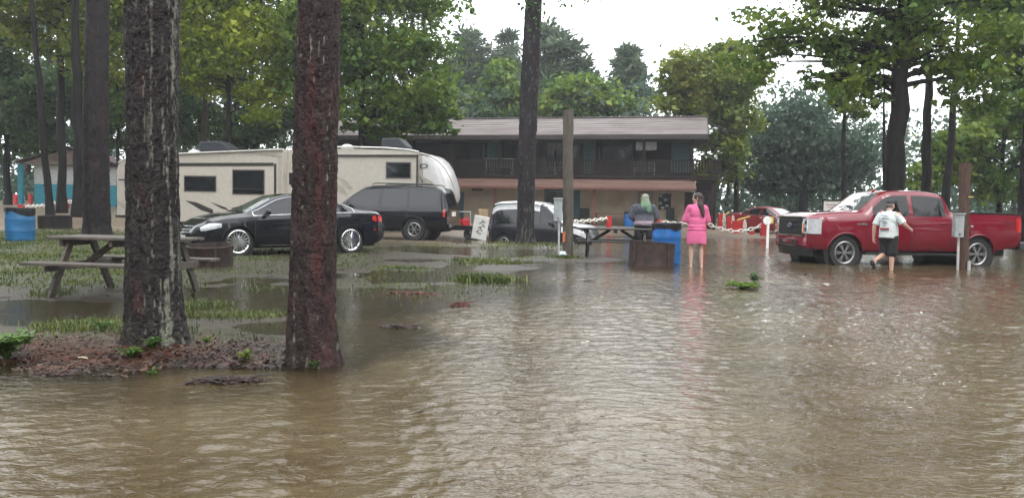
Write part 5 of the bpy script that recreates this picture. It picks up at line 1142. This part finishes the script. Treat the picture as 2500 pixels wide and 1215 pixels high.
def head(mb, c, yaw, s=1.0):
    c = Vector(c); R = Matrix.Rotation(yaw, 3, 'Z'); P = lambda x, y, z: c+R@(Vector((x, y, z))*s)
    mb.ball(P(0, -.012, .02), (.077*s, .096*s, .098*s), (0, 0, yaw)); mb.ball(P(0, .022, -.045), (.058*s, .066*s, .072*s), (0, 0, yaw)); mb.cap(P(0, .05, -.085), P(0, .06, -.09), .026*s, .022*s, 8)
    mb.cap(P(0, .085, .012), P(0, .106, -.022), .010*s, .015*s, 8)                     # nose
    mb.cap(P(-.018, .084, -.052), P(.018, .084, -.052), .010*s, .010*s, 7)             # lips
    mb.cap(P(-.035, .078, .03), P(.035, .078, .03), .012*s, .012*s, 7)                 # brow
    for sx in (-1, 1): mb.ball(P(sx*.077, -.01, -.005), (.012*s, .022*s, .032*s), (0, 0, yaw)); mb.ball(P(sx*.036, .062, -.03), .024*s)
    return P
def eyes(P, parent, s=1.0):
    for sx in (-1, 1): MB().ball(P(sx*.031, .081, .006), (.014*s, .010*s, .009*s)).build('eye', mat('eye_dark', (.03, .022, .02), .2), parent, smooth=60)
def legs(mb, hip, knee, ankle, toe, s=1.0, th=.085):
    for h_, k_, a_, t_ in zip(hip, knee, ankle, toe):
        h_, k_, a_, t_ = map(Vector, (h_, k_, a_, t_)); mb.cap(h_, k_, th*s, th*.62*s); mid = k_.lerp(a_, .3); mb.cap(k_, mid, th*.60*s, th*.64*s); mb.cap(mid, a_, th*.64*s, th*.38*s)
        f = (t_-a_); mb.cap(a_-f.normalized()*.03+Vector((0, 0, -.035)), a_+f*.55+Vector((0, 0, -.03)), .034*s, .032*s, 9); mb.cap(a_+f*.5+Vector((.012, 0, -.03)), t_, .028*s, .018*s, 8); mb.cap(a_+f*.5+Vector((-.012, 0, -.03)), t_+Vector((-.02, 0, 0)), .026*s, .016*s, 8); mb.ball(a_, .036*s)
def torso(mb, s=1.0, wd=1.0):
    mb.ball((0, 0, .97), (.165*wd, .125*wd, .13)); mb.ball((0, .005, 1.10), (.145*wd, .11*wd, .15)); mb.ball((0, 0, 1.28), (.165*wd, .115*wd, .17)); mb.cap((-.13*wd, -.005, 1.39), (.13*wd, -.005, 1.39), .062, .062); mb.cap((0, -.01, 1.40), (0, .0, 1.50), .058, .054)
def arm(mb, sh, el, wr, r=.048): mb.cap(sh, el, r*1.12, r*.85); mb.cap(el, Vector(el).lerp(Vector(wr), .4), r*.85, r*.82); mb.cap(Vector(el).lerp(Vector(wr), .4), wr, r*.82, r*.55)

# ---- person in pink, seen from behind, head turned left, arms folded
q = at(1698, 652, 17.3); PK = thing('person', 'person in pink top and pink shorts standing barefoot in the water, long dark hair', 'person', (q.x, 17.3, -.055), 0)
sc = 1.0; mb = MB(); torso(mb, 1, .95); legs(mb, ((-.095, 0, .93), (.095, 0, .93)), ((-.105, .02, .50), (.11, .02, .50)), ((-.115, -.01, .085), (.13, -.01, .085)), ((-.15, .16, .035), (.165, .16, .035)), 1, .083)
arm(mb, (-.19, 0, 1.385), (-.275, .07, 1.10), (-.02, .19, 1.13)); arm(mb, (.19, 0, 1.385), (.275, .06, 1.10), (.02, .21, 1.09)); hand(mb, (-.02, .19, 1.13), (1, .05, .1), (0, -1, 0), (0, 0, 1), 1, .7); hand(mb, (.02, .21, 1.09), (-1, .05, .15), (0, -1, 0), (0, 0, 1), 1, .7)
P = head(mb, (-.005, .01, 1.60), math.radians(72)); remesh(mb, 'body', M_skin, PK, .0085); eyes(P, PK)
gl_ = MB(); gl_.tube([P(x, .092-.03*abs(x)/.07, .008) for x in (-.07, -.04, 0, .04, .07)], .008, 6); gl_.build('glasses', M_black, PK)
M_pink = mat('pink_cotton', (.62, .125, .27), .8, var=.06, vscale=4, bump=.15, bscale=30)
mb = MB(); mb.ball((0, .0, 1.28), (.20, .145, .20)); mb.ball((0, .005, 1.08), (.195, .15, .20)); mb.ball((0, 0, .97), (.20, .155, .12)); mb.cap((-.15, -.005, 1.375), (.15, -.005, 1.375), .085, .085); mb.cap((0, 0, 1.37), (0, 0, 1.455), .10, .072)
for s in (-1, 1): mb.cap((s*.175, 0, 1.385), (s*.262, .055, 1.11), .066, .066); mb.cap((s*.262, .055, 1.11), (s*.09, .18, 1.12), .064, .055); mb.ball((s*.19, .03, 1.2), (.09, .085, .17))
remesh(mb, 'pink_top', M_pink, PK, .011, 6, .005, .15)
rows = []
for z, rx, ry in ((.935, .185, .15), (.88, .205, .165), (.78, .218, .17), (.68, .222, .172), (.60, .226, .172), (.585, .220, .166)):
    rows.append([(math.cos(t)*rx*(1-.035*math.cos(6*t)*(.94-z)), .0+math.sin(t)*ry*(1-.06*math.cos(4*t+1)*(.94-z)), z+.012*math.sin(3*t)) for t in np.linspace(0, 2*PI, 33)])
MB().grid(rows).build('pink_shorts', M_pink, PK, smooth=80)
MB().tube([(math.cos(t)*.208, math.sin(t)*.162, .905+.004*math.sin(5*t)) for t in np.linspace(0, 2*PI, 33)[:-1]], .016, 8, closed=True).build('waist_hem', M_pink, PK, smooth=80)
M_hair = mat('dark_brown_hair', (.045, .026, .022), .4, var=.4, vscale=6, stretch=(30, 30, 1.5), bump=.6, bscale=10)
mb = MB(); mb.ball(P(0, -.025, .03), (.088, .105, .098), (0, 0, math.radians(72))); mb.ball(P(0, -.06, -.03), (.075, .075, .10), (0, 0, math.radians(72)))
for i, (dx, dy, z1) in enumerate(((.02, -.10, 1.30), (.055, -.11, 1.22), (.085, -.10, 1.18), (.045, -.125, 1.25), (.10, -.07, 1.28), (.0, -.09, 1.36))): mb.cap(P(.02-.01*i, -.06, -.02), (.02+dx*.6, dy*.9, 1.44), .045, .042, 9); mb.cap((.02+dx*.6, dy*.9-.02, 1.44), (.03+dx, dy-.045, z1), .042, .014, 9)
remesh(mb, 'hair', M_hair, PK, .010, 3, .006, .035)

# ---- woman with green hair, grey shirt, behind the table
q = at(1570, 600, 21.35); GW = thing('person', 'person with long green-tinted hair, grey tie-dye shirt and black shorts behind the dark picnic table', 'person', (q.x, 21.35, -.04), -.1)
mb = MB(); torso(mb, 1, 1.45); legs(mb, ((-.12, 0, .90), (.12, 0, .90)), ((-.13, .02, .48), (.13, .02, .48)), ((-.13, -.01, .085), (.14, -.01, .085)), ((-.15, .16, .035), (.16, .16, .035)), 1, .105)
arm(mb, (-.25, 0, 1.37), (-.33, .03, 1.06), (-.22, .24, .98), .06); arm(mb, (.25, 0, 1.37), (.355, -.01, 1.08), (.31, .12, .93), .06); hand(mb, (-.22, .24, .98), (.6, .6, .0), (0, 0, -1), (.7, -.7, 0), 1.05, .5); hand(mb, (.31, .12, .93), (.1, .5, -.7), (-1, 0, 0), (0, 1, .2), 1.05, .5)
P = head(mb, (.04, .0, 1.60), math.radians(-50), 1.03); remesh(mb, 'body', M_skin2, GW, .009); eyes(P, GW)
m = bpy.data.materials.new('tie_dye_grey'); m.use_nodes = True; n = m.node_tree.nodes; l = m.node_tree.links; b = n['Principled BSDF']; b.inputs['Roughness'].default_value = .85
tc = n.new('ShaderNodeTexCoord'); sp = n.new('ShaderNodeSeparateXYZ'); l.new(tc.outputs['Object'], sp.inputs[0]); nz = n.new('ShaderNodeTexNoise'); nz.inputs['Scale'].default_value = 7; nz.inputs['Detail'].default_value = 5; l.new(tc.outputs['Object'], nz.inputs[0])
md = n.new('ShaderNodeMath'); md.operation = 'MULTIPLY_ADD'; md.inputs[1].default_value = .16; l.new(nz.outputs[0], md.inputs[0]); l.new(sp.outputs[2], md.inputs[2])
rp = n.new('ShaderNodeValToRGB'); e = rp.color_ramp.elements; e[0].position = .93; e[0].color = (.28, .22, .26, 1); e[1].position = 1.0; e[1].color = (.17, .155, .20, 1); k_ = e.new(.965); k_.color = (.36, .29, .34, 1)
mr = n.new('ShaderNodeMapRange'); mr.inputs[1].default_value = .0; mr.inputs[2].default_value = 1.12; l.new(md.outputs[0], mr.inputs[0]); l.new(mr.outputs[0], rp.inputs[0])
rp2 = n.new('ShaderNodeMix'); rp2.data_type = 'RGBA'; rp2.inputs[6].default_value = (.06, .065, .085, 1); l.new(rp.outputs[0], rp2.inputs[7])
mr2 = n.new('ShaderNodeMapRange'); mr2.inputs[1].default_value = 1.2; mr2.inputs[2].default_value = 1.06; l.new(md.outputs[0], mr2.inputs[0]); l.new(mr2.outputs[0], rp2.inputs[0]); l.new(rp2.outputs[2], b.inputs['Base Color'])
mb = MB(); mb.ball((0, .0, 1.26), (.27, .19, .20)); mb.ball((0, .01, 1.06), (.285, .205, .20)); mb.ball((0, 0, .92), (.285, .205, .12)); mb.cap((-.19, 0, 1.36), (.19, 0, 1.36), .10, .10); mb.cap((0, 0, 1.36), (0, 0, 1.46), .11, .08); mb.ball((0, -.10, 1.3), (.2, .1, .14))
for s in (-1, 1): mb.cap((s*.25, 0, 1.35), (s*.335, .01, 1.12), .095, .098)
remesh(mb, 'tie_dye_shirt', m, GW, .013, 6, .009, .12)
mb = MB(); mb.ball((0, 0, .86), (.262, .19, .14))
for s in (-1, 1): mb.cap((s*.125, 0, .86), (s*.135, .01, .58), .135, .128)
remesh(mb, 'black_shorts', mat('black_cloth', (.012, .012, .014), .8), GW, .014, 4, .004)
m = bpy.data.materials.new('green_tinted_hair'); m.use_nodes = True; n = m.node_tree.nodes; l = m.node_tree.links; b = n['Principled BSDF']; b.inputs['Roughness'].default_value = .5
tc = n.new('ShaderNodeTexCoord'); mpn = n.new('ShaderNodeMapping'); mpn.inputs['Scale'].default_value = (40, 40, 4); l.new(tc.outputs['Object'], mpn.inputs[0]); nz = n.new('ShaderNodeTexNoise'); nz.inputs['Scale'].default_value = 1; l.new(mpn.outputs[0], nz.inputs[0]); sp = n.new('ShaderNodeSeparateXYZ'); l.new(tc.outputs['Object'], sp.inputs[0])
md = n.new('ShaderNodeMath'); md.operation = 'MULTIPLY_ADD'; md.inputs[1].default_value = .10; l.new(nz.outputs[0], md.inputs[0]); l.new(sp.outputs[2], md.inputs[2]); mr = n.new('ShaderNodeMapRange'); mr.inputs[1].default_value = 1.45; mr.inputs[2].default_value = 1.78; l.new(md.outputs[0], mr.inputs[0])
rp = n.new('ShaderNodeValToRGB'); e = rp.color_ramp.elements; e[0].position = 0; e[0].color = (.08, .19, .09, 1); e[1].position = 1; e[1].color = (.26, .24, .20, 1); k_ = e.new(.5); k_.color = (.16, .22, .14, 1); l.new(mr.outputs[0], rp.inputs[0]); l.new(rp.outputs[0], b.inputs['Base Color'])
mb = MB(); mb.ball(P(0, -.02, .035), (.095, .112, .10), (0, 0, math.radians(-50))); mb.ball(P(0, -.06, -.04), (.09, .085, .11), (0, 0, math.radians(-50)))
for dx, z1 in ((-.10, 1.36), (-.06, 1.30), (-.01, 1.28), (.05, 1.27), (.10, 1.22), (.14, 1.28)): mb.cap((.02+dx*.4, -.06, 1.58), (.02+dx*.8, -.115, 1.43), .05, .048, 9); mb.cap((.02+dx*.8, -.12, 1.43), (.03+dx, -.185, z1), .048, .018, 9)
remesh(mb, 'hair', m, GW, .010, 3, .007, .035)

# ---- man in white T-shirt wading to the right
q = at(2165, 648, 17.4); MN = thing('person', 'person in white printed T-shirt, black shorts and dark cap wading past the red pickup', 'person', (q.x, 17.4, -.13), math.radians(-52))
mb = MB(); torso(mb, 1, 1.2); legs(mb, ((-.10, 0, .92), (.10, 0, .92)), ((-.10, .10, .50), (.09, .02, .48)), ((-.11, -.34, .36), (.10, .02, .07)), ((-.11, -.46, .22), (.11, .19, .03)), 1, .088)
arm(mb, (-.21, 0, 1.385), (-.285, -.08, 1.12), (-.30, -.06, .87), .052); arm(mb, (.21, 0, 1.385), (.33, .06, 1.17), (.36, .27, 1.06), .052); hand(mb, (-.30, -.06, .87), (0, .05, -1), (1, 0, 0), (0, 1, 0), 1.05, .8); hand(mb, (.36, .27, 1.06), (0, 1, -.3), (-1, 0, 0), (0, 0, 1), 1.05, .6)
P = head(mb, (0, .05, 1.60), math.radians(-10), 1.02); remesh(mb, 'body', M_skin, MN, .009); eyes(P, MN)
M_tee = mat('white_cotton', (.56, .61, .61), .85, var=.05, vscale=4)
mb = MB(); mb.ball((0, .0, 1.27), (.205, .15, .19)); mb.tube([(0, .02, .87), (0, .02, 1.05), (0, .01, 1.25)], [.200, .196, .17], 24); mb.cap((-.13, 0, 1.385), (.13, 0, 1.385), .072, .072); mb.cap((0, 0, 1.38), (0, 0, 1.45), .085, .066)
mb.tube([(-.17, 0, 1.39), (-.225, -.02, 1.30), (-.27, -.06, 1.15)], [.070, .076, .078], 14); mb.tube([(.17, 0, 1.39), (.24, .015, 1.30), (.305, .04, 1.20)], [.070, .076, .076], 14); remesh(mb, 'white_t_shirt', M_tee, MN, .010, 5, .005, .16)
pr_ = MB()
for x, z, wd_, h_, rz in ((-.02, 1.36, .16, .018, .15), (-.04, 1.30, .10, .03, -.2), (.05, 1.29, .08, .02, .1), (-.03, 1.235, .17, .02, .1), (.01, 1.19, .12, .018, -.15), (-.02, 1.14, .09, .018, .1)): pr_.box((x, -.178+.06*abs(1.22-z), z), (wd_*.8, .012, h_*.7), (0, rz, 0))
pr_.build('shirt_print', mat('dark_print', (.14, .16, .19), .8), MN)
MB().box((0, -.184, 1.07), (.20, .014, .035)).build('shirt_print', mat('red_print', (.35, .03, .05), .8), MN); MB().box((0, -.186, 1.035), (.20, .012, .018)).build('shirt_print', MATS['dark_print'], MN)
mb = MB(); mb.ball((0, .0, .88), (.205, .16, .12)); mb.cap((-.10, .02, .86), (-.10, .08, .55), .118, .112); mb.cap((.10, .02, .86), (.095, .04, .53), .118, .112); remesh(mb, 'black_shorts', MATS['black_cloth'], MN, .013, 4, .004)
mb = MB(); mb.ball(P(0, -.012, .055), (.088, .105, .075), (0, 0, math.radians(-10))); mb.ball(P(0, .09, .05), (.07, .07, .014), (0.1, 0, math.radians(-10))); remesh(mb, 'cap', mat('dark_cap', (.03, .03, .035), .8), MN, .009, 3)
mb = MB(); mb.ball(P(0, -.035, .0), (.08, .085, .07), (0, 0, math.radians(-10))); remesh(mb, 'hair', mat('grey_hair', (.14, .12, .11), .7), MN, .009, 2, .003, .03)
MB().ball((-.11, -.42, .26), (.05, .13, .06), (-1.0, 0, 0)).build('shoe', M_black, MN, smooth=60)
# ------------------------------------------------------------------ grass, litter, weeds, debris
def blades(P, H, seed, name, m, lean=.5, wd=.006, kind=True):
    r = np.random.default_rng(seed); n = len(P); a = r.uniform(0, 2*PI, n); ln = r.random(n)*lean
    d = np.stack([np.cos(a), np.sin(a), 0*a], 1); s = np.stack([-np.sin(a), np.cos(a), 0*a], 1)
    H = H[:, None]; up = np.array((0, 0, 1.)); W_ = wd*(1+H*6)*(1+.9*sstep(9, 12, P[:, 1:2]))
    p0 = P-s*W_; p1 = P+s*W_; md = P+up*H*.6+d*H*ln[:, None]*.35; p2 = md+s*W_*.7; p3 = md-s*W_*.7; p4 = P+up*H*(1-.35*ln[:, None])+d*H*ln[:, None]
    V = np.stack([p0, p1, p2, p3, p4], 1).reshape(-1, 3); b = np.arange(n)[:, None]*5
    F = np.concatenate([b+np.array([[0, 1, 2]]), b+np.array([[0, 2, 3]]), b+np.array([[3, 2, 4]])])
    return npmesh(name, V, F, m)
L_grass = leafmat('grass_blade', (.035, .058, .014), (.085, .115, .026), (.17, .19, .05), scale=1.3, tr=.25)
r = np.random.default_rng(4)
n = 420000; x = r.uniform(-15, 2, n); y = 6+20*r.random(n)**1.0; sd_, lt_, gr_ = masks(x, y); z = ground(x, y)
den = gr_*sstep(-.035, .03, z)*(.25+.75*sstep(-.2, .3, fbm(x*1.2, y*1.2, 0, 3, 8)))
keep = r.random(n) < den*.55
P = np.stack([x, y, z-.01], 1)[keep]; H = r.uniform(.02, .06, keep.sum())*(1+.3*sstep(9, 12, P[:, 1]))
tuf = []
for u, v, ru, n_, h in [(1185, 683, 55, 2600, .20), (1185, 640, 80, 1300, .12), (980, 655, 60, 500, .08), (1060, 600, 110, 500, .06), (1300, 602, 110, 1100, .12), (1215, 605, 50, 300, .08), (1520, 660, 40, 160, .05), (1435, 668, 14, 60, .06), (1380, 630, 40, 350, .12), (200, 800, 90, 900, .13), (560, 770, 90, 700, .08), (500, 745, 60, 500, .1), (640, 770, 60, 350, .08), (380, 815, 80, 350, .12), (130, 720, 40, 200, .12), (800, 622, 40, 200, .06), (900, 610, 70, 300, .05), (1540, 640, 60, 150, .05), (60, 640, 90, 700, .1), (640, 705, 50, 140, .06)]:
    c = on_z(u, v, .0); R = ru/kpx(c.y); q = r.standard_normal((n_, 2))*np.array((R*.55, max(.2, R*.42)))+np.array((c.x, c.y))
    zz = np.maximum(ground(q[:, 0], q[:, 1]), -.06); tuf.append((np.column_stack([q, zz-.005]), r.uniform(.25, 1, n_)*h))
P = np.concatenate([P]+[t[0] for t in tuf]); H = np.concatenate([H]+[t[1] for t in tuf])
gobj = blades(P, H, 5, 'grass', L_grass, 1.3, .004); tag(gobj, 'short green grass standing out of the shallow flood water', 'grass', kind='stuff')
# leaf litter and bark chips on the mound
n = 90000; x = r.uniform(-7.5, .2, n); y = r.uniform(4.9, 8.4, n); sd_, lt_, gr_ = masks(x, y); z = ground(x, y)
keep = (r.random(n) < lt_*.32+.012) & (z > -.004); P = np.stack([x, y, z+.006], 1)[keep]; m_ = len(P)
nr = r.standard_normal((m_, 3))*.35+np.array((0, 0, 1)); nr /= np.linalg.norm(nr, axis=1)[:, None]
t = r.standard_normal((m_, 3)); t -= nr*(t*nr).sum(1)[:, None]; t /= np.linalg.norm(t, axis=1)[:, None]; b = np.cross(nr, t)
L = r.uniform(.008, .034, (m_, 1)); W_ = L*r.uniform(.2, .6, (m_, 1))
V = np.stack([P-t*L, P+b*W_+nr*.006, P+t*L, P-b*W_+nr*.004], 1).reshape(-1, 3)
L_lit = leafmat('leaf_litter', (.022, .016, .015), (.055, .035, .027), (.15, .10, .07), scale=2.5, tr=.05)
lo = npmesh('leaf_litter', V, np.arange(m_*4).reshape(-1, 4), L_lit); tag(lo, 'brown fallen leaves and bark chips on the raised bank', 'leaf litter', kind='stuff')
# pine straw
n = 5000; x = r.normal(-4.2, 1.1, n); y = r.normal(6.1, .4, n); z = ground(x, y); k = z > .0; P = np.stack([x, y, z+.008], 1)[k]; m_ = len(P)
a = r.uniform(0, 2*PI, m_); d = np.stack([np.cos(a), np.sin(a), r.normal(0, .12, m_)], 1)*r.uniform(.05, .11, (m_, 1)); s = np.stack([-np.sin(a), np.cos(a), 0*a], 1)*.0022
V = np.stack([P-d-s, P-d+s, P+d+s, P+d-s], 1).reshape(-1, 3)
M_straw = leafmat('pine_straw', (.05, .018, .010), (.11, .036, .018), (.19, .075, .035), scale=2, tr=.05)
po = npmesh('pine_straw', V, np.arange(m_*4).reshape(-1, 4), M_straw); tag(po, 'rusty red pine needles strewn over the bank', 'pine straw', kind='stuff')
def weed(label, u, v, h, spread, nst, leaf, seed, m=L_weed, zz=None, nl=9, name='weed', cat='weed'):
    p = on_z(u, v, .06 if zz is None else zz); zb = gz(p.x, p.y) if zz is None else zz
    root = thing(name, label, cat, (p.x, p.y, zb-.01), 0, 'weeds and shoots on the flooded bank'); rs = random.Random(seed); st = MB(); Vs = []; 
    for i in range(nst):
        a = rs.uniform(0, 6.28); e = Vector((math.cos(a)*spread*rs.uniform(.3, 1), math.sin(a)*spread*rs.uniform(.3, 1), h*rs.uniform(.55, 1)))
        path = [e*t+Vector((0, 0, h*.25*math.sin(PI*t))) for t in (0, .35, .7, 1)]; st.tube(path, [.004, .0035, .003, .002], 5)
        for j in range(nl):
            t = .25+.75*j/(nl-1); c = e*t+Vector((0, 0, h*.25*math.sin(PI*t))); b_ = rs.uniform(0, 6.28); d = Vector((math.cos(b_), math.sin(b_), rs.uniform(-.3, .5)))
            L_ = leaf*rs.uniform(.6, 1.3); s_ = d.cross(Vector((0, 0, 1))).normalized()*L_*.3
            Vs += [c, c+d*L_*.5+s_+Vector((0, 0, .15*L_)), c+d*L_, c+d*L_*.5-s_+Vector((0, 0, .15*L_))]
    st.build('stem', M_barkfar if m is L_deep else L_weed, root); npmesh('leaves', np.array([tuple(q) for q in Vs]), np.arange(len(Vs)).reshape(-1, 4), m, root)
    return root
weed('leafy green vine shrub at the left edge of the bank', 15, 862, .22, .22, 26, .075, 1, L_weed, nl=10, name='shrub', cat='shrub')
weed('fresh weed at the foot of the lichen streaked pine, nearest the water', 318, 862, .10, .09, 9, .045, 2)
weed('weed growing on the right foot of the lichen streaked pine', 372, 850, .12, .12, 10, .04, 3)
weed('small bright seedling alone at the water edge', 366, 892, .05, .05, 4, .045, 4, nl=5)
weed('yellowish weed just left of the reddish pine foot', 598, 868, .07, .08, 6, .05, 5, L_olive, nl=6)
weed('weed in the water at the foot of the reddish pine', 770, 880, .09, .07, 5, .035, 6, nl=6)
weed('wispy weed tuft left of the lichen streaked pine', 250, 800, .14, .14, 10, .04, 7)
weed('yellow-green weed beside the right root of the lichen streaked pine', 505, 830, .06, .08, 6, .04, 8, L_olive, nl=6)
weed('floating leafy green branch right of the person in pink', 1815, 704, .10, .36, 26, .10, 9, L_mid, zz=.0, nl=9, name='leafy_branch', cat='branch')
weed('raised sprig at the right end of the floating leafy branch', 1842, 696, .22, .12, 10, .09, 10, L_deep, zz=.0, nl=8, name='leafy_branch', cat='branch')
M_deb = mat('wet_debris', (.055, .035, .03), .6, var=.4, vscale=20, bump=.8, bscale=40)
M_debr = mat('red_leaf_debris', (.13, .045, .035), .6, var=.4, vscale=20, bump=.8, bscale=40)
def debris(name, label, cat, u, v, lx, ly, h, n_, seed, m=M_deb, rot=0):
    p = on_z(u, v, 0); rs = random.Random(seed); mb = MB()
    for i in range(n_):
        a = rs.uniform(0, 6.28); q = rs.random()**.6; c = (math.cos(a)*q*lx, math.sin(a)*q*ly, (1-q)*h*rs.uniform(.2, 1)-.004)
        mb.box(c, (rs.uniform(.03, .12), rs.uniform(.012, .04), rs.uniform(.004, .014)), (rs.uniform(-.6, .6), rs.uniform(-.5, .5), rs.uniform(0, 6.28)))
    for i in range(n_//8):
        a = rs.uniform(-.5, .5)+PI*(i % 2); c = Vector((rs.uniform(-.7, .7)*lx, rs.uniform(-.7, .7)*ly, h*.5)); d = Vector((math.cos(a), math.sin(a), .1))*rs.uniform(.08, .2)
        mb.tube([c-d, c+Vector((0, 0, .01)), c+d], [.004, .005, .003], 5)
    o = mb.build(name, m); o.location = (p.x, p.y, 0); o.rotation_euler = (0, 0, rot); tag(o, label, cat); return o
debris('debris_clump', 'brown clump of wet leaves drifting in mid stream', 'debris', 1122, 746, .11, .06, .06, 60, 1, M_debr)
debris('debris_drift', 'low drift of bark and twigs in the water below the bank', 'debris', 552, 932, .26, .05, .045, 110, 2, rot=.25)
debris('debris_drift', 'long dark raft of twigs right of the reddish pine', 'debris', 975, 798, .24, .035, .025, 80, 3, rot=-.12)
debris('debris_drift', 'thin reddish line of pine straw floating beyond the reddish pine', 'debris', 1010, 716, .42, .04, .015, 60, 4, M_debr, rot=-.12)
debris('debris_clump', 'tiny dark scrap floating left of the fire ring by the blue drum', 'debris', 1437, 686, .06, .04, .02, 14, 5)
debris('debris_clump', 'small dark tuft floating right of the leafy branch', 'debris', 1972, 669, .08, .05, .03, 20, 6)
mb = MB(); p = on_z(965, 771, 0); mb.tube([(-.09, -.02, -.03), (0, 0, .01), (.07, .02, .05), (.12, .03, .06)], [.008, .008, .006, .004], 7); mb.tube([(0, 0, .01), (-.05, .04, .035)], [.005, .003], 6)
o = mb.build('stick', M_deb); o.location = p; tag(o, 'short forked stick poking out of the water right of the reddish pine', 'stick')
mb = MB(); p = on_z(203, 857, .08); mb.tube([(-.05, .02, 0), (0, 0, .006), (.05, -.025, .004)], [.006, .008, .006], 7)
o = mb.build('stick', mat('pale_stick', (.5, .42, .3), .7)); o.location = (p.x, p.y, gz(p.x, p.y)+.015); tag(o, 'short pale stick lying on the reddish bank', 'stick')

n = 420; x = np.concatenate([r.normal(-1.0, .8, n//2), r.uniform(-5, 4, n//2)]); y = np.concatenate([r.normal(7.2, 1.2, n//2), r.uniform(3.2, 12, n//2)]); k = ground(x, y) < -.01; P = np.stack([x, y, np.full(n, .009)], 1)[k]; m_ = len(P)
a = r.uniform(0, 2*PI, m_); d = np.stack([np.cos(a), np.sin(a), 0*a], 1)*r.uniform(.008, .04, (m_, 1)); s = np.stack([-np.sin(a), np.cos(a), 0*a], 1)*r.uniform(.002, .007, (m_, 1)); up = np.array((0, 0, .004))
fo = npmesh('floating_litter', np.stack([P-d, P+s+up, P+d, P-s+up], 1).reshape(-1, 3), np.arange(m_*4).reshape(-1, 4), L_lit); tag(fo, 'scattered brown needles and leaf scraps floating on the flood water', 'litter', kind='stuff')
# ------------------------------------------------------------------ damp air between the camera and the far wood
hb = MB().box((0, 55, 14.5), (420, 330, 33)).build('haze', None)
m = bpy.data.materials.new('damp_air'); m.use_nodes = True; n = m.node_tree.nodes; n.clear()
v = n.new('ShaderNodeVolumePrincipled'); v.inputs['Color'].default_value = (.93, .96, 1, 1); v.inputs['Density'].default_value = .0009; v.inputs['Anisotropy'].default_value = .2
o = n.new('ShaderNodeOutputMaterial'); m.node_tree.links.new(v.outputs[0], o.inputs['Volume']); hb.data.materials.append(m)
tag(hb, 'thin damp haze filling the air over the campground', 'haze', kind='stuff')
